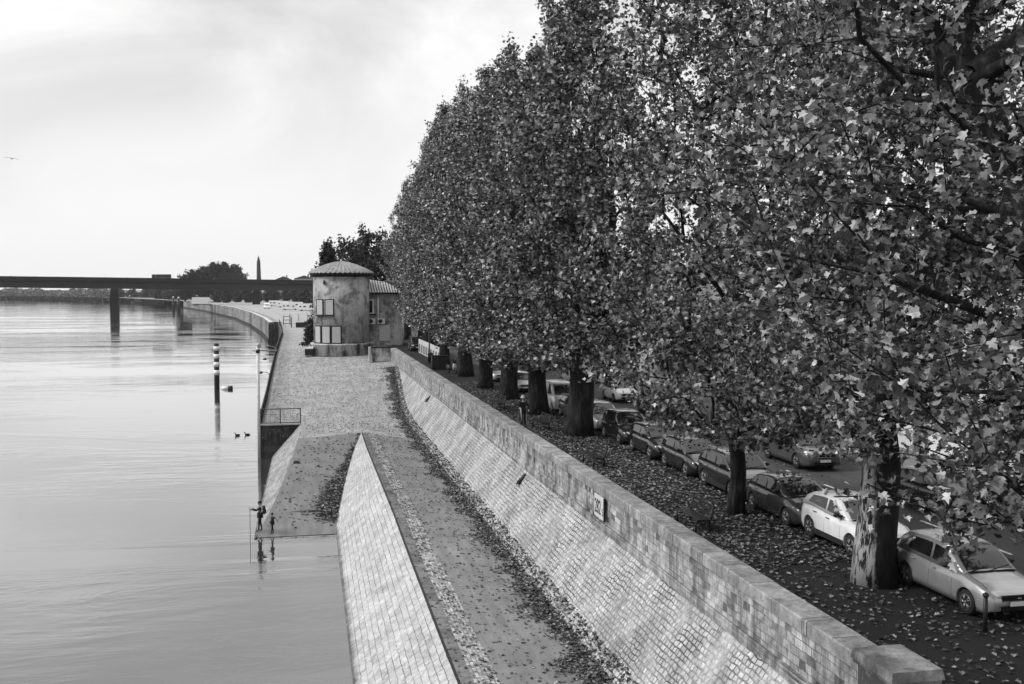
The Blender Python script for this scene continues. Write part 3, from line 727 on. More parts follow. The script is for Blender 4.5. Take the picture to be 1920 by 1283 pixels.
for _ in range(260):
    d = rr.uniform(59, 79); x = prof(RL, d, 1) + rr.uniform(.05, .98) * (prof(RR, d, 1) - prof(RL, d, 1)); P.append((x, d, zroad(x, d) + .03))
litter('ramp_leaves', P, (.10, .2), M['litter_dark'], 4, .6)
# ------------------------------------------------------------------ vehicles
def arr(pairs): return [p[0] for p in pairs], [p[1] for p in pairs]
def make_wheel(r, w, side, rimm):
    """wheel axis along x; returns (tyre MB, rim MB); side = outward direction"""
    t = MB(); t.lathex((0, 0, 0), [(r * .62, -w / 2), (r * .93, -w / 2), (r, -w * .32), (r, w * .32), (r * .93, w / 2), (r * .62, w / 2)], 22)
    q = MB(); f = w / 2 * side
    q.lathex((f * .98, 0, 0), [(r * .60, 0), (r * .66, .012 * side), (r * .66, -.02 * side)], 22)
    for k in range(5):
        a = 2 * math.pi * k / 5
        for da in (-.16, .16):
            q.tube([(f + .014 * side, r * .12 * math.cos(a), r * .12 * math.sin(a)), (f + .01 * side, r * .62 * math.cos(a + da), r * .62 * math.sin(a + da))], [r * .07, r * .05], 5)
    q.lathex((f, 0, 0), [(r * .16, 0), (r * .15, .025 * side)], 10)
    return t, q

def make_car(spec, loc, label, cat='car', group=None, rz=0.0, detail=True):
    L, Wd, H = spec['L'], spec['W'], spec['H']; hw = Wd / 2
    wr = spec.get('wr', .31); fa, ra = spec['fa'], spec['ra']       # axle stations from the nose
    gz = spec.get('gz', .2)
    root = thing(spec.get('name', 'parked_car'), loc, label, cat, group, rz)
    hs, hz = arr(spec['top']); ws, wv = arr(spec.get('plan', [(0, .74), (.06, .86), (.25, .96), (.7, 1), (L - .8, 1), (L - .25, .95), (L - .06, .88), (L, .8)]))
    def ztop(s): return lerp(s, hs, hz)
    def wid(s): return hw * lerp(s, ws, wv)
    def zbot(s):
        z = gz + lerp(s, [0, .25, L - .25, L], [.10, 0, 0, .12])
        for c in (fa, ra):
            R_ = wr + .055
            if abs(s - c) < R_: z = max(z, wr + math.sqrt(R_ * R_ - (s - c) ** 2) * 1.0)
        return z
    st = set([0, .03, .08, .16, .28, L - .28, L - .16, L - .08, L - .03, L])
    for c in (fa, ra):
        R_ = wr + .055
        for k in range(-9, 10): st.add(c + R_ * math.sin(k / 9 * math.pi / 2) * .9999)
        st.add(c - R_ - .001); st.add(c + R_ + .001)
    for k in range(int(L / .2)): st.add(k * .2)
    st = sorted(s for s in st if 0 <= s <= L)
    Y = lambda s: s - L / 2
    def sect(s):
        w_, zb, zt = wid(s), zbot(s), ztop(s); zf = gz + .02
        pts = []
        for fx, fz in ((.0, None), (.80, None), (.965, 0), (1.0, .22), (1.0, .48), (.985, .70), (.955, .86), (.90, .95), (.80, .99), (.45, 1.012), (0, 1.02)):
            if fz is None: z = zb if fx == 0 else zb
            else:
                z = zf + (zt - zf) * fz
                if fz < .6: z = max(z, zb + fz * .02)
            pts.append((w_ * fx, z))
        return pts
    rings = []
    for s in st:
        p = sect(s); rings.append([(x, Y(s), z) for x, z in p] + [(-x, Y(s), z) for x, z in p[1:-1][::-1]])
    mb = MB(); mb.loft(rings, 0, True, True)
    # nose and tail trim come as parts; greenhouse shell joins the body
    A, B, C_, D_ = spec['gh']; wb = wid((B + C_) / 2) * .93; wt = wb - spec.get('tumble', .14)
    def zr(s): return lerp(s, [A, A + (B - A) * .55, B, B + .35, (B + C_) / 2, C_, C_ + (D_ - C_) * .5, D_], [ztop(A), ztop(A) + (H - .06 - ztop(A)) * .60, H - .055, H - .012, H, H - spec.get('rd', .05), H - spec.get('rd', .05) - (H - spec.get('rd', .05) - ztop(D_)) * spec.get('rb', .38), ztop(D_)])
    def xs(s, z):
        zb_ = ztop(s) - .04; return wb - (wb - wt) * max(0, (z - zb_)) / max(.05, (H - zb_))
    gst = sorted(set([A + (B - A) * k / 6 for k in range(7)] + [B + (C_ - B) * k / 8 for k in range(9)] + [C_ + (D_ - C_) * k / 6 for k in range(7)]))
    rings = []
    for s in gst:
        z1 = zr(s); z0 = min(ztop(s) - .05, z1 - .01); k = lerp(s, [A, A + .35, D_ - .2, D_], [.93, 1, 1, .95])
        ze = z1 - min(.07, (z1 - z0) * .4)
        h = [(xs(s, z0) * k, z0), (xs(s, ze) * k, ze), (xs(s, z1) * k - .035, z1 - .02), (xs(s, z1) * k * .75, z1 + .004), (0, z1 + .02)]
        rings.append([(x, Y(s), z) for x, z in h] + [(-x, Y(s), z) for x, z in h[:-1][::-1]])
    mb.loft(rings, 0, True, True)
    body = mb.build('body', spec['paint'], root)
    # dark sill and bumper trim, arch liners
    tr = MB()
    for c in (fa, ra): tr.box((0, Y(c), wr + .05), (Wd * .9, wr * 1.9, wr * 1.2))
    tr.box((0, 0, gz + .05), (Wd * .90, L * .84, .14))
    if spec.get('cladding'):
        for sd in (-1, 1):
            tr.box((sd * (hw - .01), Y((fa + ra) / 2), gz + .10), (.05, ra - fa - 2 * wr - .12, .17))
    tr.build('underbody', M['plastic'], root)
    # glazing
    def side_pane(sd, s0, s1, s2, s3, zlo=.05, zhi=.085):
        """s0..s1 along the sill, s3..s2 along the roof rail"""
        g = MB(); n = 6; rows = []
        for t in (0, .5, 1):
            row = []
            for k in range(n + 1):
                f = k / n; sb = s0 + (s1 - s0) * f; stp = s3 + (s2 - s3) * f; s = sb + (stp - sb) * t
                zl = ztop(s) + zlo; zh = max(zl + .02, zr(s) - zhi); z = zl + (zh - zl) * t
                row.append((sd * (xs(s, z) * lerp(s, [A, A + .35, D_ - .2, D_], [.93, 1, 1, .95]) + .009), Y(s), z))
            rows.append(row)
        vs = [p for r_ in rows for p in r_]; fs = []
        for a in range(2):
            for k in range(n):
                q = a * (n + 1) + k; fs.append((q, q + 1, q + n + 2, q + n + 1))
        g.add(vs, fs, 0, True); g.build('side_window', M['glass'], root)
    for sd in (-1, 1):
        for pane in spec['panes']: side_pane(sd, *pane)
    def slope_pane(sa, sb, name, kx=.90):
        q = MB(); rows = []
        for k in range(7):
            s = sa + (sb - sa) * k / 6; z = zr(s); x = (xs(s, z) - .05) * kx * lerp(s, [A, A + .35, D_ - .2, D_], [.97, 1, 1, .95]); row = []
            for j in range(7):
                u = -1 + 2 * j / 6; row.append((x * u, Y(s) + (-.012 if s < B else .012), z + .022 - .020 * u * u + .004))
            rows.append(row)
        vs = [p for r_ in rows for p in r_]; q.add(vs, [(a * 7 + j, a * 7 + j + 1, a * 7 + j + 8, a * 7 + j + 7) for a in range(6) for j in range(6)], 0, True)
        return q.build(name, M['glass'], root)
    slope_pane(A + .05, B + .02, 'windscreen'); slope_pane(C_ + .06, D_ - .03, 'rear_window')
    # wheels
    for s, nm in ((fa, 0), (ra, 1)):
        for sd in (-1, 1):
            t, q = make_wheel(wr, .2, sd, None)
            wo_ = t.build('wheel', M['rubber'], root, (sd * (wid(s) - .115), Y(s), wr))
            q.build('rim', spec.get('rimm', M['alloy']), wo_)
    if not detail: return root
    # lamps, grille, plate, mirrors, handles, seams
    zl = spec.get('lampz', .68); ly = spec.get('lamps', .22)
    for sd in (-1, 1):
        m_ = MB(); yy = Y(ly); xw = wid(ly)
        vs = []; n = 8
        for k in range(n):                                  # swept-back lens wrapped on the corner
            a = 2 * math.pi * k / n; c_, s_ = math.cos(a), math.sin(a)
            vs.append((sd * (xw * .80 + .17 * c_), yy - .05 + .20 * c_ , zl + .075 * s_ + .035 * c_))
        vs2 = [(x * .97, y + .15, z) for x, y, z in vs]; fr = [(x * 1.0, y - .03, z) for x, y, z in [(sd * (xw * .80 + .12 * math.cos(2 * math.pi * k / n)), yy - .05 + .14 * math.cos(2 * math.pi * k / n), zl + .05 * math.sin(2 * math.pi * k / n) + .025 * math.cos(2 * math.pi * k / n)) for k in range(n)]]
        rg = [vs2, vs, fr] if sd > 0 else [vs2[::-1], vs[::-1], fr[::-1]]
        m_.loft(rg, 0, True, True); m_.build('headlight', M['lens'], root)
        m_ = MB(); m_.box((sd * (wid(L - .12) * .84), Y(L - .1), spec.get('tailz', .82)), (.2, .16, .26), top=(.8, .9)); m_.build('tail_light', M['redlens'], root)
        s_m = A + (B - A) * spec.get('mir', .62); m_ = MB()
        m_.ball((sd * (wb + .10), Y(s_m) , ztop(s_m) + .09), (.12, .075, .075), 10, 6); m_.box((sd * (wb + .0), Y(s_m), ztop(s_m) + .03), (.12, .06, .04))
        m_.build('mirror', spec.get('mirm', M['plastic']), root)
        for hs_ in spec.get('handles', ()):
            m_ = MB(); zz = ztop(hs_) * .86; m_.tube([(sd * (wid(hs_) * .985), Y(hs_) - .09, zz), (sd * (wid(hs_) * .985 + .035), Y(hs_) - .05, zz), (sd * (wid(hs_) * .985 + .035), Y(hs_) + .05, zz), (sd * (wid(hs_) * .985), Y(hs_) + .09, zz)], .014, 6)
            m_.build('door_handle', spec.get('handm', M['steel']), root)
    m_ = MB(); m_.box((0, Y(.035), spec.get('grz', .60)), (Wd * .50, .12, .13)); m_.box((0, Y(.05), gz + .16), (Wd * .55, .14, .12)); m_.build('grille', M['void'], root)
    m_ = MB()
    m_.tube([(-Wd * .24, Y(-.03), spec.get('grz', .60) - .07), (Wd * .24, Y(-.03), spec.get('grz', .60) - .07)], .014, 6); m_.lathe((0, Y(-.03), spec.get('grz', .60) - .01), [(.05, 0), (.05, .03)], 10)
    m_.build('grille_bar', M['alloy'], root)
    m_ = MB(); m_.box((0, Y(-.035), gz + .27), (.5, .02, .11)); m_.build('number_plate', M['white'], root)
    seams = MB()
    for s in spec.get('doors', ()):
        for sd in (-1, 1):
            pts = []
            for f in (.1, .22, .48, .70, .86, .95): 
                zf = gz + .02; z = zf + (ztop(s) - zf) * f; xx = wid(s) * lerp(f, [0, .22, .48, .70, .86, .95], [.965, 1, 1, .985, .955, .90]); pts.append((sd * (xx - .004), Y(s), z))
            seams.tube(pts, .008, 4, cap=False)
    for sd in (-1, 1):                                      # bonnet shut lines
        seams.tube([(sd * wid(s) * .80, Y(s), ztop(s) * 1.0 - .004) for s in frange(.25, A, .1)], .007, 4, cap=False)
    if seams.v: seams.build('body_seam', M['void'], root)
    m_ = MB(); m_.tube([(-.62, Y(A - .02), ztop(A) + .02), (.1, Y(A + .12), ztop(A) + .10)], .012, 5); m_.tube([(-.05, Y(A - .02), ztop(A) + .02), (.6, Y(A + .12), ztop(A) + .10)], .012, 5)
    m_.box((0, Y(A - .03), ztop(A) + .005), (Wd * .74, .10, .03)); m_.build('wiper', M['void'], root)
    if spec.get('rails'):
        m_ = MB()
        for sd in (-1, 1): m_.tube([(sd * (wt - .06), Y(B + .25), H + .0), (sd * (wt - .06), Y(B + .4), H + .06), (sd * (wt - .06), Y(C_ - .2), H + .06), (sd * (wt - .06), Y(C_ - .05), H - .03)], .018, 6)
        m_.build('roof_rail', M['steel'], root)
    m_ = MB(); m_.tube([(0, Y(C_ - .15), H - .03), (0, Y(C_ - .05), H + .17)], [.008, .004], 4); m_.build('aerial', M['black'], root)
    return root

HATCH = dict(L=4.08, W=1.75, H=1.50, fa=.80, ra=3.39, wr=.31, gh=(1.02, 1.78, 3.52, 3.97), paint=paint('silver_paint', .42, .55, .32),
             top=[(0, .56), (.04, .66), (.15, .76), (.5, .88), (1.05, .985), (2, .97), (3.4, 1.0), (3.95, 1.0), (4.03, .9), (4.08, .72)],
             panes=[(1.36, 2.27, 2.27, 1.84), (2.37, 3.34, 3.28, 2.37)], doors=(1.36, 2.32, 3.2), handles=(2.13, 3.02), rd=.04, rb=.30)
CROSS = dict(HATCH, L=4.15, H=1.56, W=1.78, wr=.345, gz=.24, fa=.86, ra=3.39, gh=(1.12, 1.85, 3.5, 4.05), paint=paint('white_car_paint', .74, 0, .3), cladding=True, mirm=M['plastic'],
             top=[(0, .6), (.04, .72), (.15, .84), (.5, .98), (1.15, 1.06), (2, 1.05), (3.4, 1.13), (4.02, 1.10), (4.1, .95), (4.15, .75)],
             panes=[(1.46, 2.36, 2.36, 1.92), (2.46, 3.55, 3.36, 2.46)], doors=(1.46, 2.41, 3.2), handles=(2.22, 3.0), handm=M['plastic'], lampz=.78, grz=.68, rd=.07, rb=.28, tailz=.98)
DARKH = dict(HATCH, L=4.28, H=1.46, W=1.78, fa=.90, ra=3.50, gh=(1.0, 1.95, 3.4, 4.15), paint=paint('dark_grey_paint', .035, .2, .25), rd=.08, rb=.34, lampz=.70, lamps=.30,
             panes=[(1.30, 1.62, 1.62, 1.55), (1.68, 2.47, 2.47, 2.0), (2.56, 3.3, 3.15, 2.56), (3.36, 3.66, 3.38, 3.24)], doors=(1.45, 2.51, 3.35), handles=(2.3, 3.2))
SUV = dict(CROSS, L=4.45, H=1.62, W=1.84, fa=.92, ra=3.58, gh=(1.2, 1.98, 3.8, 4.36), paint=paint('black_suv_paint', .014, .1, .22), rails=True, handm=M['steel'],
           top=[(0, .62), (.04, .76), (.15, .9), (.5, 1.0), (1.2, 1.09), (2, 1.07), (3.6, 1.10), (4.3, 1.10), (4.4, .95), (4.45, .75)],
           panes=[(1.55, 2.48, 2.48, 2.05), (2.58, 3.45, 3.45, 2.58), (3.55, 4.0, 3.72, 3.55)], doors=(1.55, 2.53, 3.5), handles=(2.35, 3.3))
BLACK = dict(HATCH, paint=paint('black_car_paint', .012, .1, .22), L=4.0, H=1.47)
GREY = dict(DARKH, paint=paint('mid_grey_paint', .10, .3, .3))
SMALLW = dict(HATCH, L=3.8, paint=paint('white_small_car_paint', .7, 0, .3), fa=.72, ra=3.16, gh=(.95, 1.7, 3.1, 3.72), panes=[(1.3, 2.2, 2.2, 1.76), (2.3, 3.05, 2.98, 2.3)], doors=(1.3, 2.25), handles=(2.05,),
              top=[(0, .56), (.04, .66), (.15, .78), (.5, .90), (1.0, .99), (2, .97), (3.2, 1.0), (3.7, 1.0), (3.76, .9), (3.8, .72)])
VAN = dict(HATCH, name='parked_van', L=4.3, W=1.83, H=1.85, wr=.32, fa=.9, ra=3.6, gh=(.85, 1.7, 4.05, 4.26), paint=SMALLW['paint'], tumble=.12, rd=.03, rb=.2,
           top=[(0, .62), (.04, .76), (.15, .9), (.5, 1.04), (.95, 1.14), (2, 1.12), (4.2, 1.12), (4.26, .9), (4.3, .72)], panes=[(1.25, 2.2, 2.2, 1.75)], doors=(1.25, 2.28), handles=(2.05,), lampz=.82, grz=.7)
MPV = dict(HATCH, name='parked_car', L=4.62, W=1.86, H=1.72, wr=.33, fa=.98, ra=3.8, gh=(.95, 2.05, 4.1, 4.5), paint=paint('slate_paint', .085, .3, .3), rd=.05, rb=.25,
           top=[(0, .58), (.04, .72), (.15, .84), (.5, .96), (.95, 1.04), (2, 1.06), (4.3, 1.1), (4.5, 1.08), (4.57, .9), (4.62, .72)],
           panes=[(1.25, 1.68, 1.68, 1.62), (1.75, 2.72, 2.72, 2.1), (2.82, 3.7, 3.7, 2.82), (3.8, 4.25, 4.1, 3.8)], doors=(1.7, 2.77, 3.75), handles=(2.55, 3.5), lampz=.8, grz=.7)
GN = 'cars parked nose to the camera under the trees'; GO = 'cars parked across the street'
def park(spec, front, label, near_x=16.08, group=GN, dup_of=None):
    y = front - spec['fa'] + spec['L'] / 2; x = near_x + spec['W'] / 2
    loc = (x, y, ZST + .015)
    return dup(dup_of, loc, None, label, None, group) if dup_of else make_car(spec, loc, label, 'van' if 'van' in spec.get('name', '') else 'car', group)
park(HATCH, 21.95, 'silver hatchback parked nearest the camera behind the black bollard')
park(CROSS, 27.35, 'white crossover car with black wheel arches half hidden by the thick tree trunk')
c_dark = park(DARKH, 31.5, 'dark grey hatchback with bright headlights parked right behind the white crossover')
park(SUV, 36.0, 'black estate car with bright sill strip and roof rails beside the slim tree trunk')
c_black = park(BLACK, 40.7, 'small black hatchback just behind the black estate car with roof rails')
park(BLACK, 45.3, 'small black hatchback, middle one of three black cars in a line', dup_of=c_black)
c_bs = park(dict(BLACK, L=4.2, H=1.58, W=1.8, paint=paint('black_pale_roof', .018, .2, .2)), 50.0, 'taller black car with shiny roof, last of three black cars before the forked trunk')
c_sil = park(dict(HATCH, paint=paint('pale_grey_paint', .38, .5, .3)), 54.9, 'pale grey car partly hidden behind the massive forked trunk')
c_grey = park(GREY, 59.5, 'mid grey car whose door shows beside the massive forked trunk')
park(VAN, 64.2, 'white van facing the camera between two broad tree trunks')
park(HATCH, 76.6, 'silver car seen end on between two dark trunks halfway down the row', dup_of=c_sil)
park(HATCH, 85.8, 'silver car with dark window by the far dark trunk, next to the scooter', dup_of=c_sil)
park(SUV, 131.5, 'black off road car parked beside the wing of the round building', near_x=13.5, dup_of=None) if 0 else None
park(dict(SUV, L=4.5, H=1.75, paint=SUV['paint']), 130.5, 'black off road car parked beside the wing of the round building', near_x=13.9, group=None)
park(MPV, 41.6, 'slate people carrier parked across the street facing the camera', near_x=21.7, group=GO)
c_w = park(SMALLW, 68.7, 'small white car parked across the street beyond the people carrier', near_x=21.7, group=GO)
park(DARKH, 31.6, 'dark hatchback across the street just behind the thick trunk pale on one side', near_x=21.9, group=GO, dup_of=c_dark)
park(SMALLW, 80.5, 'small white car across the street, second beyond the people carrier', near_x=21.7, group=GO, dup_of=c_w)
park(GREY, 60.5, 'grey car across the street between the people carrier and the small white car', near_x=21.7, group=GO, dup_of=c_grey)
park(DARKH, 96.5, 'dark hatchback across the street, farthest of the cars parked there', near_x=21.7, group=GO, dup_of=c_dark)
# camper vans and trucks far down the quay
def make_camper(loc, rz, label, cat, group, L=6.0, H=2.75, name='camper_van', dark=False, cabover=True):
    r = thing(name, loc, label, cat, group, rz); m = MB()
    pr_ = [(0, .4), (0, 1.05), (.25, 1.2), (.95, 1.35), (1.55, 2.0), (1.05 if cabover else 1.9, 2.15), (1.0 if cabover else 2.1, H - .1), (1.3 if cabover else 2.3, H), (L - .05, H), (L, H - .1), (L, .45)]
    W_ = 1.05; n = len(pr_)
    vs = [(-W_, s - L / 2, z) for s, z in pr_] + [(W_, s - L / 2, z) for s, z in pr_]
    m.add(vs, [tuple(range(n)), tuple(range(n, 2 * n))[::-1]] + [(i, i + n, (i + 1) % n + n, (i + 1) % n) for i in range(n)], 0)
    m.build('body', M['bridge'] if dark else M['white'], r)
    q = MB()
    q.add([(-.92, .97 - L / 2, 1.40), (.92, .97 - L / 2, 1.40), (.85, 1.49 - L / 2, 1.98), (-.85, 1.49 - L / 2, 1.98)], [(0, 1, 2, 3)]); q.build('windscreen', M['glass'], r)
    q = MB()
    for sd in (-1, 1):
        q.box((sd * 1.06, 1.75 - L / 2, 1.62), (.02, .65, .55)); q.box((sd * 1.06, .6 , 1.8), (.02, 1.1, .5)); q.box((sd * 1.06, L / 2 - 1.0, 1.8), (.02, .8, .45))
    q.box((0, L / 2 + .01, 1.8), (1.2, .02, .55)); q.build('side_windows', M['glass'], r)
    for s in (.95, L - 1.4):
        for sd in (-1, 1):
            t, f = make_wheel(.34, .22, sd, None); wq = t.build('wheel', M['rubber'], r, (sd * .97, s - L / 2, .34)); f.build('rim', M['alloy'], wq)
    q = MB(); q.box((0, 0, .38), (2.0, L * .94, .2)); q.build('chassis', M['plastic'], r)
    return r
GV = 'camper vans parked on the far quay'
cv = make_camper((2.6, 418, 4.88), R(82), 'white camper van parked side on, nearest the round building on the far quay', 'van', GV, 6.6, 3.0)
for x, d, rz, lab in [(-4.2, 436, 84, 'white camper van parked side on, second from the round building on the far quay'), (-1.0, 470, 95, 'white camper van behind the gap of the two nearest ones on the far quay'),
                      (-7.2, 500, 78, 'white camper van in the middle of the line on the far quay'), (-12.2, 530, 92, 'white camper van farthest along the line on the far quay')]:
    dup(cv, (x, d, 4.88), R(rz), lab)
make_camper((-14.6, 470, 4.88), R(8), 'pale van facing the camera alone on the far quay road', 'van', None, 5.2, 2.5, 'delivery_van', cabover=False)
def make_truck(loc, rz, label, boxm, L=9.0, H=3.6):
    r = thing('box_truck', loc, label, 'truck', None, rz)
    m = MB(); m.box((0, 1.0, .95 + (H - .95) / 2), (2.45, L - 2.4, H - .95)); m.build('cargo_box', boxm, r)
    m = MB(); m.box((0, -L / 2 + 1.0, 1.75), (2.3, 1.9, 2.2), top=(.95, .86)); m.build('cab', boxm, r)
    m = MB(); m.box((0, -L / 2 + .08, 2.05), (1.9, .12, .8)); m.box((1.16, -L / 2 + .8, 2.05), (.02, .8, .7)); m.box((-1.16, -L / 2 + .8, 2.05), (.02, .8, .7)); m.build('windscreen', M['glass'], r)
    m = MB(); m.box((0, .2, .72), (2.0, L - .6, .35)); m.build('chassis', M['plastic'], r)
    for s in (-L / 2 + 1.2, L / 2 - 2.6, L / 2 - 1.3):
        for sd in (-1, 1):
            t, f = make_wheel(.5, .3, sd, None); wq = t.build('wheel', M['rubber'], r, (sd * 1.05, s, .5)); f.build('rim', M['steel'], wq)
    return r
make_truck((-50.5, 560, 4.86), R(82), 'white box truck standing on the far quay under the bridge', M['white'], 11.0, 4.4)
make_truck((-38.5, 600, 18.55), R(90), 'long dark truck crossing the bridge in front of the poplar clump', M['iron'], 15.0, 4.4)
make_truck((-76.0, 600, 19.0), R(-90), 'smaller dark lorry crossing the bridge away from the poplar clump', M['iron'], 10.5, 2.9)

# ------------------------------------------------------------------ bridge
br = thing('road_bridge', (-76, 600, 12), 'long dark concrete road bridge crossing the river on slim piers', 'bridge')
def deckz(x): return lerp(x, [-160, -101, 9, 60], [19.75, 19.1, 17.75, 17.1])
BX = [-420, -160, -101, -50, 9, 60]
def bz(x): return deckz(x) if x >= -160 else 19.75 + (-160 - x) * .006
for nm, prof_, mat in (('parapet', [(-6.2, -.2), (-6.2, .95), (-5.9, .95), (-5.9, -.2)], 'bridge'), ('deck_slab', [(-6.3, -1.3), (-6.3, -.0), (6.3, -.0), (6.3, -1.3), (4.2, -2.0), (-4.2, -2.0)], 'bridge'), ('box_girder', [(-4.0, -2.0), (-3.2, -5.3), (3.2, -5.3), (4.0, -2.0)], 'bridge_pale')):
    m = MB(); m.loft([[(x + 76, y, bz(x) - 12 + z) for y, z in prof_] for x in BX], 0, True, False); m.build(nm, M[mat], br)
for x in frange(-380, 50, 12): MB().box((x + 76, -6.05, bz(x) - 12 + 1.0), (.3, .34, .25)).build('parapet_post', M['bridge'], br)
for px in (-101.3, -255, -410, -24.5, 20):
    m = MB(); x = px + 76
    pz = -12.5 if px < -80 else -7.3
    m.loft([[(x - 2.1, -2.6, pz), (x + 2.1, -2.6, pz), (x + 2.1, 2.6, pz), (x - 2.1, 2.6, pz)], [(x - 2.15, -2.6, -4), (x + 2.15, -2.6, -4), (x + 2.15, 2.6, -4), (x - 2.15, 2.6, -4)],
            [(x - 1.6, -2.8, bz(px) - 17.3), (x + 1.6, -2.8, bz(px) - 17.3), (x + 1.6, 2.8, bz(px) - 17.3), (x - 1.6, 2.8, bz(px) - 17.3)]], 0, True, False)
    m.build('pier', M['bridge'], br)

# needle-like tower and far roofs
ob = thing('needle_tower', (-34.4, 900, 4.84), 'slender dark pointed tower standing on the skyline beyond the bridge', 'tower')
m = MB(); m.box((0, 0, 1.5), (5.5, 5.5, 3)); m.build('base', M['bridge_pale'], ob)
m = MB(); m.lathe((0, 0, 3), [(2.3, 0), (1.5, 29.0), (1.25, 30.0)], 8, 0, False); m.build('shaft', M['bridge_pale'], ob)
m = MB(); m.lathe((0, 0, 33), [(1.25, 0), (.05, 4.5)], 8, 0, False); m.build('tip', M['bridge_pale'], ob)
for k, (x, d, wd, h, lab) in enumerate([(-14, 930, 14, 17, 'pale house roof peeping over the bridge deck near the needle tower'), (4, 950, 18, 18, 'wide low roof peeping over the bridge deck beside the round building')]):
    h_ = thing('far_house', (x, d, 4.84), lab, 'house', 'far roofs beyond the bridge'); m = MB(); m.box((0, 0, h / 2), (wd, 10, h)); m.build('wall', M['render'], h_)
    m = MB(); m.loft([[(-wd / 2 - .5, y, h), (wd / 2 + .5, y, h), (0, y, h + 3)] for y in (-5.5, 5.5)], 0, True, False); rf = m.build('roof', M['bridge_pale'], h_)
    m = MB(); m.box((wd * .2, 0, h + 2.8), (1, 1, 2.4)); m.build('chimney', M['bridge_pale'], rf)
# ------------------------------------------------------------------ round building
TX, TY, TR, TZ = 5.7, 144.0, 3.88, 4.82
bd = thing('river_station', (TX, TY, TZ), 'round stained river station with conical tiled roof and a tiled wing', 'building')
m = MB()
m.lathe((0, 0, 0), [(TR, 1.5), (TR, 11.1)], 40); m.build('tower_wall', M['tower'], bd)
m = MB(); m.lathe((0, 0, 0), [(TR + .42, -.1), (TR + .36, 1.35), (TR + .5, 1.42), (TR + .5, 1.58), (TR - .1, 1.62)], 40); m.build('plinth', M['plinth'], bd)
m = MB(); m.lathe((0, 0, 0), [(TR, 10.78), (TR + .22, 10.9), (TR + .5, 11.18), (TR + .5, 11.3), (TR - .2, 11.34)], 40); m.build('shaded_cornice', M['bridge'], bd)  # shade under the eave put into the near-black colour
m = MB(); nA = 80
nA = 168
rings = [(TR + .62, 11.3), (TR + .55, 11.44), (3.4, 11.95), (2.2, 12.45), (1.1, 12.82), (.12, 12.98)]
vs = []; uv = []
for r, z in rings:
    for k in range(nA + 1):
        a = 2 * math.pi * k / nA; zz = z + .085 * (math.cos(42 * a) if r > 1.5 else .4 * math.cos(21 * a)); vs.append((r * math.cos(a), r * math.sin(a), zz)); uv.append((k / nA * 6.3, z))
fs = [(i * (nA + 1) + k, i * (nA + 1) + k + 1, (i + 1) * (nA + 1) + k + 1, (i + 1) * (nA + 1) + k) for i in range(len(rings) - 1) for k in range(nA)]
m.add(vs, fs, 0, True, uv); rf = m.build('roof', M['tile_plain'], bd)
m = MB(); m.lathe((0, 0, 12.9), [(.16, 0), (.12, .2), (.02, .4)], 8); m.build('finial', M['fender'], rf)
def tower_window(deg, z0, z1, wd, pane='shutter'):
    """deg is measured from the camera-facing side, negative towards the river"""
    a = R(-90 + deg); m = MB(); nx, ny = math.cos(a), math.sin(a); tx, ty = -ny, nx
    def pt(t, o, z): return (nx * (TR + o) + tx * t, ny * (TR + o) + ty * t, z)
    def slab(t0, t1, o0, o1, za, zb, mm):
        v = [pt(t0, o0, za), pt(t1, o0, za), pt(t1, o1, za), pt(t0, o1, za), pt(t0, o0, zb), pt(t1, o0, zb), pt(t1, o1, zb), pt(t0, o1, zb)]
        return mm.add(v, [(3, 2, 1, 0), (4, 5, 6, 7), (0, 1, 5, 4), (1, 2, 6, 5), (2, 3, 7, 6), (3, 0, 4, 7)])
    h = wd / 2
    slab(-h - .14, h + .14, -.3, .03, z0 - .12, z1 + .12, m); w_ = m.build('window', M['bridge'], bd)
    m = MB(); slab(-h, h, -.2, .07, z0, z1, m); m.build('shutter', M[pane], w_)
    m = MB(); slab(-h - .22, h + .22, -.2, .22, z0 - .22, z0 - .10, m); m.build('sill', M['bridge_pale'], w_)
for dg in (-13, -35, -58): tower_window(dg, 1.75, 3.95, 1.15)
for dg in (-27, -51): tower_window(dg, 5.6, 7.6, 1.1)
m = MB(); m.box((-2.45, -3.15, 10.05), (.32, .5, .5), top=(.4, 1)); m.build('vent_hood', M['iron'], bd)
# wing
m = MB(); m.box((5.6, 4.4, 4.3), (5.9, 7.6, 8.7)); m.build('wing_wall', M['tower'], bd)
m = MB()
ex0, ex1, ey0, ey1, ez = 2.35, 7.6, -.35, 9.2, 8.62
v = [(ex0, ey0, ez), (ex1 + 1.5, ey0, ez), (ex1 + 1.5, ey1, ez), (ex0, ey1, ez), (3.6, 3.9, 10.55), (6.4, 3.9, 10.15)]
f = [((0, 1, 5, 4), [(0, 0), (6.7, 0), (4, 4), (1.3, 4)]), ((1, 2, 5), [(0, 0), (9, 0), (4, 4)]), ((2, 3, 4, 5), [(0, 0), (6, 0), (5, 4), (1, 4)]), ((3, 0, 4), [(0, 0), (9, 0), (4, 4)])]
for idx, uvs in f:
    m.add([v[i] for i in idx], [tuple(range(len(idx)))], 0, False, uvs)
m.build('wing_roof', M['tiles'], bd)
m = MB(); m.box(((ex0 + ex1 + 1.5) / 2, ey0 + .1, ez - .12), (ex1 + 1.3 - ex0, .3, .22)); m.box((ex0 + .15, (ey0 + 2.2) / 2, ez - .12), (.3, 2.4, .22)); m.build('eave', M['bridge'], bd)
m = MB(); m.tube([(ex0 - .02, ey0 - .05, ez + .1), (3.6, 3.9, 10.6)], .16, 6); m.build('ridge_tile', M['fender'], bd)
FY = .6 - .0
m = MB(); m.box((4.05, FY - .04, 6.65), (.95, .12, 2.1)); w_ = m.build('window', M['white'], bd)
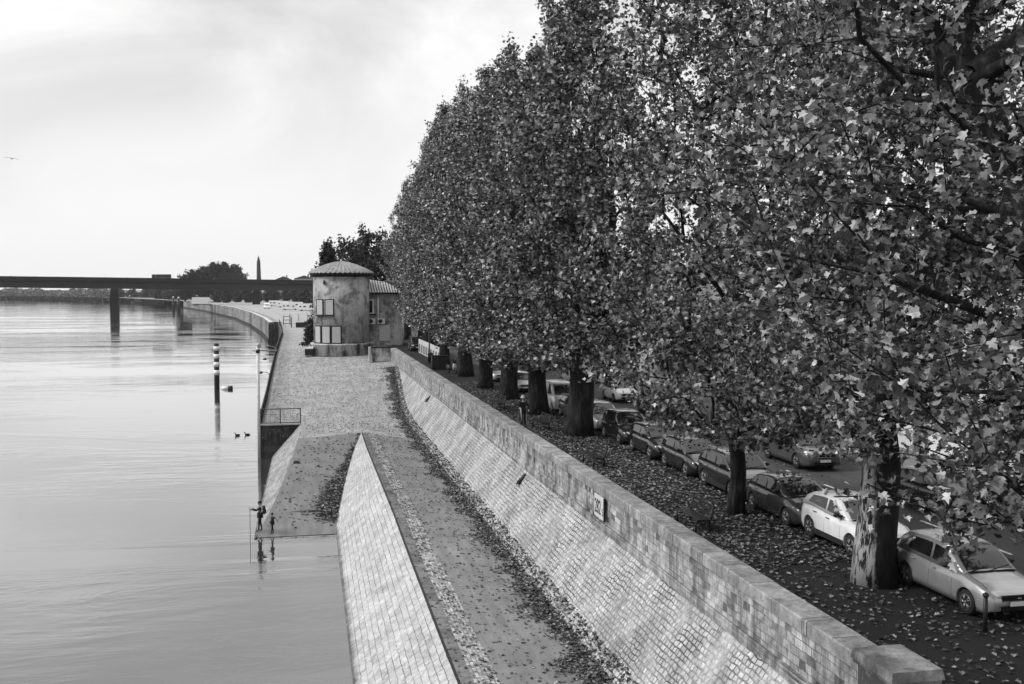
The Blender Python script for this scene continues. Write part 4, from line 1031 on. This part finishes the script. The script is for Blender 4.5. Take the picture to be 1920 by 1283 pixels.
m = MB(); m.box((4.05, FY - .11, 6.6), (.6, .05, 1.7)); m.build('pane', M['void'], w_)
m = MB(); m.box((4.05, FY - .1, 5.5), (1.5, .3, .16)); m.build('sill', M['bridge'], w_)
m = MB(); m.box((6.0, FY - .05, 2.85), (1.42, .12, 2.25)); m.build('shutter', M['shutter'], bd)
m = MB(); m.tube([(5.15, FY - .14, 4.7), (5.15, FY - .14, 8.5)], .11, 8); m.build('downpipe', M['white'], bd)
for k, x in enumerate((4.2, 5.55)):
    m = MB(); m.box((x, FY - .28, 4.55), (1.02, .4, .78)); a_ = m.build('air_conditioner', M['palemetal'], bd)
    m = MB(); m.lathe((0, 0, 0), [(.3, 0), (.3, .03), (.1, .05)], 16); fo = m.build('fan_grille', M['iron'], a_, (x - .12, FY - .48, 4.55)); fo.rotation_euler.x = R(90)
m = MB(); m.box((3.5, FY - .1, 7.7), (.7, .25, .28)); m.build('wall_lamp', M['palemetal'], bd)
# steps with a post beside the tower
st_ = thing('entrance_steps', (1.15, 142.0, 4.82), 'small dark step block with a pale top and thin post beside the round building', 'steps')
m = MB(); m.box((0, 0, .45), (1.1, 1.6, .9)); m.build('block', M['iron'], st_)
m = MB(); m.box((0, 0, 1.0), (1.15, 1.6, .2)); m.build('top_slab', M['white'], st_)
m = MB(); m.tube([(-.5, -.6, 0), (-.5, -.6, 2.0)], .05, 6); m.build('post', M['iron'], st_)
# plants by the building, barrier, chicane gate on the quay
pl = tree_meshes(91, 3.2, [.2, 1, 2, 3, 3.6], [.9, 1.1, 1.1, .8, .2], .08, .3, 60, 900, (.2, .4), 'simple', M['leaf_dark'], M['bark_dark'], spread=.3)
pa = place_tree('climbing_shrub', (1.5, 152, 4.82), 'dark shrub growing against the river side of the round building', 'shrub', pl, 0, 'shrubs behind the round building', M['bark_dark'])
for x, d in ((2.3, 170), (2.0, 185)): dup(pa, (x, d, 4.84), x, 'dark shrub growing against the river side of the round building', (1, 1, 1.1))
bx = thing('barrier_box', (.6, 243, 4.84), 'dark low box barrier with posts where the quay road narrows', 'barrier')
m = MB(); m.box((0, 0, .6), (3.2, .8, 1.2)); m.build('box', M['iron'], bx)
m = MB()
for x in (-2.6, 2.3): m.tube([(x, 0, 0), (x, 0, 2.4)], .13, 6)
m.tube([(-2.6, 0, 2.2), (-2.6, 22, 2.4)], .06, 5); m.build('posts', M['iron'], bx)
pn = thing('white_fence', (2.2, 290, 4.84), 'white vertical board fence in front of the near camper van', 'fence')
m = MB()
for k in range(14): m.box((-5 + k * .72, 0, 1.0), (.6, .06, 2.0))
m.build('boards', M['white'], pn)
m = MB()
for k in range(5): m.box((-5 + k * 2.4, -.05, 1.05), (.18, .12, 2.1))
m.build('posts', M['steel'], pn)

# ------------------------------------------------------------------ railing on the quay edge and at the head of the ramp
ra_ = thing('quay_railing', (-3.3, 150, 4.0), 'long dark iron railing along the quay edge above the river', 'railing')
m = MB(); off = Vector((-3.3, 150, 4.0))
ds = frange(86.15, 268, 2.0)
def q3(d, h): return Vector((qx(d) + .12, d, zq(d) + h)) - off
for a, b in zip(ds[:-1], ds[1:]):
    for h in (.12, .66, 1.22): m.tube([q3(a, h), q3(b, h)], (.06 if h > 1 else .045), 5, cap=False)
m.build('rails', M['iron'], ra_)
m = MB()
for d in ds: MB().tube([q3(d, 0), q3(d, 1.28)], .05, 6).build('post', M['iron'], ra_)
pass
m = MB()
for d in frange(86.3, 262, .16): m.tube([q3(d, .12), q3(d, 1.22)], .026, 3, cap=False)
m.build('bars', M['iron'], ra_)
rg = thing('ramp_railing', (-1.7, 85.95, 2.76), 'dark two bay wire mesh railing above the wall at the head of the ramp', 'railing')
m = MB()
for h in (.08, 1.24): m.tube([(-1.62, 0, h), (1.66, 0, h)], .035, 6)
for x in (-1.62, 0, 1.66): m.tube([(x, 0, 0), (x, 0, 1.28)], .045, 6)
m.build('frame', M['iron'], rg)
m = MB()
for x in frange(-1.6, 1.6, .16): m.tube([(x, 0, .1), (x, 0, 1.22)], .006, 3)
for h in frange(.2, 1.1, .16): m.tube([(-1.6, 0, h), (1.6, 0, h)], .006, 3)
m.build('wire_mesh', M['iron'], rg)
rg = thing('quay_gate', (-3.5, 262, 4.84), 'small dark gate frame closing the far end of the quay railing', 'gate')
m = MB()
for h in (.3, 1.2, 2.1): m.tube([(-.6, 0, h), (1.0, 0, h)], .07, 5)
for x in (-.6, 1.0): m.tube([(x, 0, 0), (x, 0, 2.2)], .1, 5)
m.build('frame', M['iron'], rg)
gp = thing('mooring_post', (-3.42, 85.6, -.6), 'tall pale post with a cross arm standing in the river at the quay wall corner', 'post')
m = MB(); m.tube([(0, 0, 0), (0, 0, 9.9)], .13, 10); m.build('pole', M['palemetal'], gp)
m = MB(); m.tube([(-.45, 0, 9.5), (1.55, 0, 9.5)], .06, 8); m.build('cross_arm', M['steel'], gp)
m = MB(); m.lathe((.06, 0, 9.75), [(.16, 0), (.2, .2), (.05, .42)], 8); m.build('cap', M['steel'], gp)
m = MB(); m.lathe((0, 0, 9.3), [(.17, 0), (.17, .3)], 8); m.build('collar', M['iron'], gp)
for k, d in enumerate((112, 126, 142)):
    o = thing('bracket_arm', (qx(d) + .05, d, zq(d)), ['curved bracket arm reaching over the water, nearest of three beyond the tall post', 'curved bracket arm reaching over the water, middle one of three', 'curved bracket arm reaching over the water, farthest of three'][k], 'bracket', 'bracket arms along the quay railing')
    m = MB(); m.tube([(0, 0, 0), (0, 0, 1.25), (-.2, 0, 1.45), (-.6, 0, 1.5), (-1.1, 0, 1.7)], [.05, .05, .05, .04, .04], 6); m.build('arm', M['steel'], o)
    m = MB(); m.ball((-.9, 0, 1.42), (.26, .16, .12), 8, 5); m.build('weight', M['iron'], o)

# ------------------------------------------------------------------ things in the river
mp = thing('marker_pile', (-11.41, 145.8, -1.0), 'black and white banded marker pile standing in the river', 'pile')
m = MB(); m.lathe((0, 0, 0), [(.36, 0), (.36, 3.0), (.34, 7.32), (.28, 7.4)], 18); m.build('shaft', M['black'], mp)
for z0, z1 in ((2.98, 3.68), (4.1, 4.8), (5.22, 5.9), (6.36, 6.98)):
    m = MB(); m.lathe((0, 0, 0), [(.40, z0), (.40, z1)], 18); m.build('white_band', M['white'], mp)
fl = thing('mooring_float', (-10.1, 145.2, 0), 'pale float with a dark end lying on the water beside the banded pile', 'float')
m = MB(); m.tube([(-.7, 0, .02), (-.55, 0, .1), (.2, 0, .1)], [.12, .3, .34], 12); m.build('drum', M['white'], fl)
m = MB(); m.tube([(.2, 0, .12), (.8, 0, .16), (.85, 0, .16)], [.345, .36, .2], 12); m.build('dark_end', M['black'], fl)
def duck(loc, rz, label):
    m = MB()
    m.tube([(0, .30, .16), (0, .22, .13), (0, .08, .10), (0, -.10, .10), (0, -.20, .16), (0, -.23, .26), (0, -.25, .33), (0, -.30, .35), (0, -.36, .34)],
           [.015, .06, .12, .12, .07, .045, .05, .045, .012], 10)
    o = m.build('duck', M['cloth2']); o.location = loc; o.rotation_euler.z = rz; o.scale = (.95,) * 3
    return tag(o, label, 'duck', 'ducks on the river')
duck((-5.95, 99.2, -.05), R(-60), 'dark duck swimming on the pale water, the one nearer the banded pile')
duck((-5.05, 99.4, -.05), R(-75), 'dark duck swimming on the pale water, the one nearer the quay wall')
def gull(loc, label):
    m = MB()
    m.tube([(0, .45, 0), (0, .2, .03), (0, -.1, .05), (0, -.3, .04), (0, -.42, .02)], [.04, .10, .13, .08, .02], 8)
    for sd in (-1, 1):
        sec = [(0, .22, -.12, .06), (.45, .16, -.14, .14), (.9, .20, -.02, .10), (1.2, .26, .2, .05)]
        rg_ = []
        for x, y1, y0, z in sec: rg_.append([(sd * x, y0, z), (sd * x, (y0 + y1) / 2, z + .035), (sd * x, y1, z), (sd * x, (y0 + y1) / 2, z - .01)])
        m.loft(rg_, 0, True, True)
    o = m.build('bird', M['cloth2']); o.location = loc; o.rotation_euler = (0, R(6), R(20)); o.scale = (1.5,) * 3; return tag(o, label, 'bird')
gull((-76.3, 300, 49.2), 'dark bird gliding with spread wings in the pale sky')
for k, (x, d, h, lab) in enumerate([(-77.4, 664, 8.2, 'dark mooring pile in the river, thinner one of the close pair'), (-73.0, 652, 8.0, 'dark mooring pile in the river, thicker one of the close pair'), (-162, 1042, 6.5, 'lone dark mooring pile beside the moored barges')]):
    o = thing('mooring_pile', (x, d, -1), lab, 'pile', 'mooring piles near the bridge')
    m = MB(); m.lathe((0, 0, 0), [((.75, .95, .9)[k], 0), ((.7, .9, .85)[k], h + 1)], 10); m.build('shaft', M['black'], o)
    m = MB(); m.lathe((0, 0, h + 1), [((.72, .92, .87)[k], 0), (.1, .8)], 10); m.build('cap', M['white'], o)
for k, (x, d, L, rz, lab) in enumerate([(-140, 1018, 34, 4, 'long pale barge moored by the dark riverside trees'), (-112, 985, 22, 8, 'shorter dark hulled barge moored ahead of the long pale barge')]):
    o = thing('moored_barge', (x, d, 0), lab, 'barge', None, R(rz)); m = MB()
    m.loft([[(-L / 2 + s * L, -2.5 * w_, -.4), (-L / 2 + s * L, 2.5 * w_, -.4), (-L / 2 + s * L, 2.8 * w_, hh_), (-L / 2 + s * L, -2.8 * w_, hh_)] for s, w_, hh_ in ((0, .7, 2.3), (.1, 1, 1.9), (.85, 1, 1.9), (1, .25, 2.8))], 0, True, False)
    m.build('hull', M['barge'] if k == 0 else M['iron'], o)
    m = MB(); m.box((-L * .32, 0, 3.0), (L * .2, 4, 2.4)); m.build('wheelhouse', M['white'], o)
    m = MB(); m.box((L * .1, 0, 2.25), (L * .5, 4.2, .8)); m.build('hatch_cover', M['steel'], o)

# ------------------------------------------------------------------ people on the ramp
def person_mesh(name, J, E_, rad, region, mats):
    """one continuous skin grown on a skeleton; faces take the material of the nearest bone"""
    names = list(J); idx = {n_: i for i, n_ in enumerate(names)}
    me = bpy.data.meshes.new(name); me.from_pydata([J[n_] for n_ in names], [(idx[a], idx[b]) for a, b in E_], [])
    o = bpy.data.objects.new(name, me); col.objects.link(o)
    o.modifiers.new('skin', 'SKIN'); sd = o.modifiers.new('sub', 'SUBSURF'); sd.levels = sd.render_levels = 1
    for n_, i in idx.items():
        r_ = rad[n_]; me.skin_vertices[0].data[i].radius = r_ if hasattr(r_, '__len__') else (r_, r_); me.skin_vertices[0].data[i].use_root = (n_ == 'pelvis')
    dg = bpy.context.evaluated_depsgraph_get(); me2 = bpy.data.meshes.new_from_object(o.evaluated_get(dg))
    o.modifiers.clear(); o.data = me2
    for mt in mats: me2.materials.append(mt)
    segs = [(Vector(J[a]), Vector(J[b]), region.get((a, b), 0)) for a, b in E_]
    for p in me2.polygons:
        c = p.center; best = 1e9; bi = 0
        for a, b, r_ in segs:
            t = max(0, min(1, (c - a).dot(b - a) / max(1e-9, (b - a).length_squared))); d_ = (c - a - (b - a) * t).length
            if d_ < best: best = d_; bi = r_
        p.material_index = bi; p.use_smooth = True
    return o
def human(h, armL, armR, stride, lean=0.0):
    """faces -Y; x is the person's own side; arms given as (elbow, wrist) relative to a 1.72 m figure; returns joints, edges, radii, regions"""
    s = h / 1.72
    J = dict(pelvis=(0, 0, .93), waist=(0, .0, 1.08), chest=(0, .01 - lean, 1.30), neck0=(0, .0 - lean, 1.43), neck=(0, -.01 - lean, 1.51), head0=(0, -.015 - lean, 1.60), head=(0, -.02 - lean, 1.69), nose=(0, -.125 - lean, 1.615), chin=(0, -.085 - lean, 1.545))
    Rr = dict(pelvis=(.155, .115), waist=(.14, .10), chest=(.175, .115), neck0=(.10, .07), neck=.055, head0=(.078, .092), head=(.06, .075), nose=.014, chin=.032)
    E_ = [('pelvis', 'waist'), ('waist', 'chest'), ('chest', 'neck0'), ('neck0', 'neck'), ('neck', 'head0'), ('head0', 'head'), ('head0', 'nose'), ('head0', 'chin')]
    reg = {('pelvis', 'waist'): 1, ('neck0', 'neck'): 2, ('neck', 'head0'): 2, ('head0', 'head'): 2, ('head0', 'nose'): 2, ('head0', 'chin'): 2}
    for sd, nm, arm, fwd in ((1, 'l', armL, stride), (-1, 'r', armR, -stride)):
        J['sh' + nm] = (sd * .185, .0 - lean, 1.40); J['el' + nm] = (sd * arm[0][0], arm[0][1], arm[0][2]); J['wr' + nm] = (sd * arm[1][0], arm[1][1], arm[1][2])
        el, wrp = Vector(J['el' + nm]), Vector(J['wr' + nm]); dr = (wrp - el).normalized(); sdv = dr.cross(Vector((1, 0, 0)) if abs(dr.x) < .8 else Vector((0, 1, 0))).normalized()
        J['pa' + nm] = tuple(wrp + dr * .075)
        Rr['sh' + nm] = .075; Rr['el' + nm] = .05; Rr['wr' + nm] = .034; Rr['pa' + nm] = (.036, .02)
        E_ += [('chest', 'sh' + nm), ('sh' + nm, 'el' + nm), ('el' + nm, 'wr' + nm), ('wr' + nm, 'pa' + nm)]
        reg[('wr' + nm, 'pa' + nm)] = 2
        curl = dr.cross(sdv)
        for k, (o_, ln) in enumerate(((-.027, .060), (-.009, .072), (.009, .068), (.027, .052))):
            b0_ = wrp + dr * .085 + sdv * o_; f1, f2 = 'f%s%da' % (nm, k), 'f%s%db' % (nm, k)
            J[f1] = tuple(b0_ + dr * ln * .6); J[f2] = tuple(b0_ + dr * ln * .8 + curl * ln * .45)
            Rr[f1] = .010; Rr[f2] = .008; E_ += [('pa' + nm, f1), (f1, f2)]; reg[('pa' + nm, f1)] = 2; reg[(f1, f2)] = 2
        th = wrp + dr * .03; J['t' + nm] = tuple(th - sdv * .055 + dr * .03 + curl * .02); Rr['t' + nm] = .011; E_.append(('wr' + nm, 't' + nm)); reg[('wr' + nm, 't' + nm)] = 2
        J['hp' + nm] = (sd * .095, 0, .88); J['kn' + nm] = (sd * .10, -.5 * fwd - .02, .50); J['an' + nm] = (sd * .10, -fwd + .01, .09); J['to' + nm] = (sd * .115, -fwd - .15, .035)
        Rr['hp' + nm] = .098; Rr['kn' + nm] = .062; Rr['an' + nm] = .043; Rr['to' + nm] = (.042, .032)
        E_ += [('pelvis', 'hp' + nm), ('hp' + nm, 'kn' + nm), ('kn' + nm, 'an' + nm), ('an' + nm, 'to' + nm)]
        for e in E_[-4:-1]: reg[e] = 1
        reg[E_[-1]] = 3
    J = {k_: tuple(c * s for c in v_) for k_, v_ in J.items()}; Rr = {k_: (tuple(c * s for c in v_) if hasattr(v_, '__len__') else v_ * s) for k_, v_ in Rr.items()}
    return J, E_, Rr, reg
REST = ((.23, .02, 1.13), (.235, -.10, .89))
def add_person(loc, rz, label, h, armL, armR, stride, coat, legs, hairm, hair='short', lean=0.0):
    J, E_, Rr, reg = human(h, armL, armR, stride, lean)
    o = person_mesh('person', J, E_, Rr, reg, [coat, legs, M['skin'], M['plastic']])
    o.location = loc; o.rotation_euler.z = rz; tag(o, label, 'person')
    s = h / 1.72; m = MB(); y0 = -lean * s
    m.ball((0, (-.005) * s + y0, 1.665 * s), (.098 * s, .115 * s, .105 * s), 12, 8); 
    if hair == 'hat': m.lathe((0, y0 - .01 * s, 1.66 * s), [(.17 * s, 0), (.17 * s, .015 * s), (.10 * s, .03 * s), (.095 * s, .12 * s), (.03 * s, .15 * s)], 14)
    hr = m.build('hair' if hair != 'hat' else 'hat', hairm, o)
    f = MB()
    for sd in (-1, 1):
        f.ball((sd * .034 * s, y0 - .108 * s, 1.625 * s), (.012 * s, .008 * s, .008 * s), 6, 4); f.ball((sd * .092 * s, y0 - .01 * s, 1.61 * s), (.012 * s, .025 * s, .035 * s), 6, 4)
    f.box((0, y0 - .104 * s, 1.575 * s), (.045 * s, .01 * s, .008 * s)); f.build('face_details', M['skin'], o)
    m = MB(); m.lathe((0, 0, .80 * s), [(.175 * s, 0), (.17 * s, .08 * s), (.165 * s, .2 * s), (.16 * s, .28 * s)], 14); m.build('jacket_hem', coat, o)
    return o, J
pz = zroad(-2.3, 58.7)
pA, JA = add_person((-2.35, 58.75, pz), R(-82), 'person in dark clothes holding a long pole at the water edge, the taller of two', 1.72, ((.22, -.22, 1.25), (.16, -.52, 1.33)), ((.20, -.16, 1.18), (.12, -.34, 1.30)), .10, M['cloth'], M['cloth'], M['cloth'])
bp_ = thing('backpack', (-2.35 + .20, 58.72, pz + 1.02), 'dark rounded backpack carried on the back of the person holding the long pole', 'backpack', None, R(-82))
m = MB(); m.loft([[(x * w_, y * w_ * .8 + .02, z) for x, y in ((-.16, -.09), (.16, -.09), (.18, 0), (.15, .10), (-.15, .10), (-.18, 0))] for z, w_ in ((0, .8), (.06, 1), (.34, 1), (.44, .75), (.47, .3))], 0, True, True); m.build('bag', M['cloth2'], bp_)
m = MB(); m.box((0, .11, .14), (.22, .06, .18)); m.build('pocket', M['cloth'], bp_)
for sd in (-1, 1):
    m = MB(); m.tube([(sd * .11, -.06, .42), (sd * .12, -.20, .44), (sd * .12, -.30, .30), (sd * .13, -.14, .05)], .02, 5); m.build('strap', M['palecloth'], bp_)
hx, hy = -2.35 - .56, 58.75 + .02
m = MB(); m.tube([(hx, hy + .08, -.35), (hx, hy + .08, pz + 1.42)], [.016, .02], 6)
tag(m.build('fishing_pole', M['woodm']), 'thin upright pole in the outstretched hand of the taller person', 'pole')
add_person((-1.66, 58.35, zroad(-1.66, 58.35)), R(-70), 'child in dark clothes standing with legs apart at the water edge', 1.18, ((.22, -.10, 1.15), (.16, -.32, 1.05)), REST, .12, M['cloth'], M['cloth'], M['cloth'])
add_person((12.75, 57.8, ZST), R(10), 'person in a dark coat and pale hat standing behind the parapet wall', 1.76, ((.30, -.06, 1.16), (.26, -.22, .98)), ((.26, .02, 1.14), (.30, -.20, 1.10)), .04, M['cloth'], M['cloth'], M['palecloth'], 'hat')
m = MB(); m.tube([(12.60, 57.42, ZST + .35), (12.52, 57.40, ZST + 1.15)], .035, 6); tag(m.build('pale_stick', M['palecloth']), 'pale stick held upright by the person in the pale hat', 'stick')
m = MB(); m.tube([(-.7, 61.2, .68), (.1, 61.3, .70), (.95, 61.25, .68)], [.05, .07, .05], 8); tag(m.build('driftwood_log', M['woodm']), 'dark straight log lying across the boat ramp', 'log')
m = MB(); m.box((-.35, 71.5, zroad(-.35, 71.5) + .08), (.5, .4, .16), top=(.6, .6)); tag(m.build('mooring_block', M['iron']), 'small dark block lying near the upper edge of the boat ramp', 'block')

# ------------------------------------------------------------------ furniture under the trees
def bench(loc, label):
    b = thing('park_bench', loc, label, 'bench', 'iron benches behind the parapet wall')
    for y in (-.85, .85):
        m = MB(); m.tube([(-.28, y, 0), (-.28, y, .42), (-.25, y, .45), (.2, y, .43)], .035, 6); m.tube([(.20, y, 0), (.20, y, .43), (.34, y, .95)], .035, 6); m.build('leg_frame', M['iron'], b)
    m = MB()
    for k in range(4): m.box((-.20 + k * .125, 0, .47), (.10, 1.9, .03))
    m.build('seat', M['iron'], b)
    m = MB()
    for k in range(3): m.box((.245 + k * .04, 0, .60 + k * .14), (.03, 1.9, .09))
    m.build('backrest', M['iron'], b)
    return b
b1_ = bench((13.0, 32.0, ZST), 'dark bench under the trees between the distance board and the slim tree trunk')
dup(b1_, (13.15, 44.4, ZST), 0, 'dark bench on the leaves in front of the small black hatchbacks')
dup(b1_, (13.5, 56.3, ZST), .05, 'dark bench between the person in the pale hat and the massive forked trunk')
dup(b1_, (13.0, 66.5, ZST), 0, 'dark bench behind the person in the pale hat')
bo = thing('street_bollard', (15.75, 20.75, ZST), 'black round topped bollard at the front corner of the silver hatchback', 'bollard')
m = MB(); m.lathe((0, 0, 0), [(.055, 0), (.05, .84)], 12); m.build('post', M['black'], bo)
m = MB(); m.ball((0, 0, .88), (.075, .075, .07), 12, 8); m.build('ball_top', M['black'], bo)
bf = thing('low_barrier', (14.75, 118, ZST), 'low white barrier panels with dark slots beside the far promenade', 'barrier')
m = MB()
for k in range(9): m.box((0, -9 + k * 2.25, .85), (.12, 2.15, 1.7))
m.build('panels', M['signwhite'], bf)
m = MB()
for k in range(9):
    for j in (-.5, .3): m.box((-.07, -9 + k * 2.25 + j, .62), (.03, .35, 1.0))
m.build('slots', M['void'], bf)
lp = thing('street_lamp', (13.7, 109.3, ZST), 'thin dark lamp post beside the white barrier panels', 'street lamp')
m = MB(); m.lathe((0, 0, 0), [(.12, 0), (.09, .6), (.05, 4.8)], 10); m.build('post', M['iron'], lp)
m = MB(); m.lathe((0, 0, 4.8), [(.1, 0), (.2, .15), (.26, .5), (.05, .7)], 10); m.build('lantern', M['palemetal'], lp)
lb = thing('litter_bin', (13.72, 108.7, ZST), 'dark litter bin standing at the foot of the thin lamp post', 'bin')
m = MB(); m.lathe((0, 0, 0), [(.24, .1), (.3, 1.0), (.3, 1.05), (.25, 1.05)], 14); m.build('drum', M['iron'], lb)
m = MB(); m.lathe((0, 0, 1.06), [(.32, 0), (.2, .12)], 14); m.build('lid', M['black'], lb)
uc = thing('utility_cabinet', (13.5, 99.6, ZST), 'dark boxy utility cabinet by the trees next to the parked scooter', 'cabinet')
m = MB(); m.box((0, 0, .75), (1.6, 1.0, 1.3)); m.box((0, 0, 1.43), (1.7, 1.1, .07)); m.build('case', M['iron'], uc)
m = MB(); m.box((-.4, -.52, .75), (.7, .03, 1.1)); m.box((.4, -.52, .75), (.7, .03, 1.1)); m.build('door', M['plastic'], uc)
m = MB(); m.box((0, 0, .05), (1.5, .9, .1)); m.build('base', M['paving'], uc)
sc_ = thing('motor_scooter', (14.1, 95.4, ZST), 'pale fronted scooter parked between the dark cabinet and a trunk', 'scooter', None, R(25))
for y in (-.62, .62):
    t, f = make_wheel(.24, .11, 1, None); wq = t.build('wheel', M['rubber'], sc_, (0, y, .24)); f.build('rim', M['alloy'], wq)
m = MB(); m.loft([[(-.12, .1, .3), (.12, .1, .3), (.12, .1, .55), (-.12, .1, .55)], [(-.17, .4, .36), (.17, .4, .36), (.17, .4, .72), (-.17, .4, .72)], [(-.12, .85, .5), (.12, .85, .5), (.1, .85, .7), (-.1, .85, .7)]], 0, True, True); m.box((0, -.12, .28), (.3, .6, .06)); m.build('body', M['plastic'], sc_)
m = MB(); m.loft([[(-.2, -.42, .3), (.2, -.42, .3), (.15, -.34, .3), (-.15, -.34, .3)], [(-.22, -.48, .7), (.22, -.48, .7), (.17, -.40, .7), (-.17, -.40, .7)], [(-.12, -.44, 1.0), (.12, -.44, 1.0), (.1, -.38, 1.0), (-.1, -.38, 1.0)]], 0, True, True); m.build('front_fairing', M['white'], sc_)
m = MB(); m.box((0, .42, .78), (.3, .7, .1), top=(.8, .95)); m.build('seat', M['black'], sc_)
m = MB(); m.tube([(-.34, -.34, 1.02), (-.1, -.42, 1.06), (.1, -.42, 1.06), (.34, -.34, 1.02)], .02, 6); m.tube([(0, -.62, .24), (0, -.42, 1.05)], .03, 6); m.build('handlebar', M['steel'], sc_)
m = MB(); m.loft([[(-.2, -.5, 1.0), (.2, -.5, 1.0), (.2, -.49, 1.0), (-.2, -.49, 1.0)], [(-.15, -.42, 1.42), (.15, -.42, 1.42), (.15, -.41, 1.42), (-.15, -.41, 1.42)]], 0, True, True); m.build('windshield', M['winglass'], sc_)

# ------------------------------------------------------------------ houses across the street
def house(y, wd, h, wallm, label, dep=9.0):
    o = thing('town_house', (29.5, y, ZST + .1), label, 'house', 'houses across the street behind the leaves')
    m = MB(); m.box((dep / 2, 0, h / 2), (dep, wd, h)); m.build('wall', wallm, o)
    m = MB(); m.loft([[(-.5, yy, h), (dep + .5, yy, h), (dep / 2, yy, h + 2.2)] for yy in (-wd / 2, wd / 2)], 0, True, False); rf_ = m.build('roof', M['bridge_pale'], o)
    m = MB(); m.box((dep * .6, wd * .3, h + 2.2), (.7, 1.1, 1.8)); m.build('chimney', M['render'], rf_)
    nwin = max(2, int(wd / 3.2))
    for fl_ in range(int(h // 3)):
        for k in range(nwin):
            yy = -wd / 2 + (k + .5) * wd / nwin; z = 1.0 + fl_ * 3
            if fl_ == 0 and k == nwin // 2:
                m = MB(); m.box((-.03, yy, 1.15), (.12, 1.1, 2.3)); d_ = m.build('door', M['woodm'], o)
                m = MB(); m.ball((-.12, yy - .4, 1.1), (.04, .04, .04), 6, 4); m.build('handle', M['steel'], d_); continue
            m = MB(); m.box((-.02, yy, z + .8), (.1, 1.15, 1.6)); w_ = m.build('window', M['fender'], o)
            m = MB(); m.box((-.075, yy, z + .8), (.03, .9, 1.4)); m.build('pane', M['winglass'], w_)
            [MB().box((-.08, yy + q_, z + .8), (.06, .52, 1.6)).build('shutter', M['steel'], w_) for q_ in (-.85, .85)]
    return o
HL = 'pale town house showing in patches through the leaves across the street'
wm = [plain('house_render_a', .5, .9, .15, .6), plain('house_render_b', .38, .9, .2, .6), plain('house_render_c', .62, .9, .12, .6)]
y = 14
rh = random.Random(6)
for k in range(11):
    wd = rh.uniform(9, 13); house(y + wd / 2, wd - .02, rh.uniform(6.5, 9.5), wm[k % 3], HL); y += wd
lp2 = dup(lp, (25.6, 48.5, ZST + .12), 0, 'dark lamp post on the far pavement behind the people carrier', (1.4, 1.4, 1.2))

# ------------------------------------------------------------------ river haze
hz = MB(); hz.box((-600, 1200, 49), (7200, 3400, 104))
h_ = NT('river_haze'); pv = h_.n('ShaderNodeVolumePrincipled'); pv.inputs['Color'].default_value = (.9, .9, .9, 1); pv.inputs['Density'].default_value = .00008; pv.inputs['Anisotropy'].default_value = .2
h_.l(pv.outputs[0], h_.out.inputs['Volume'])
tag(hz.build('haze', h_.m), kind='stuff')
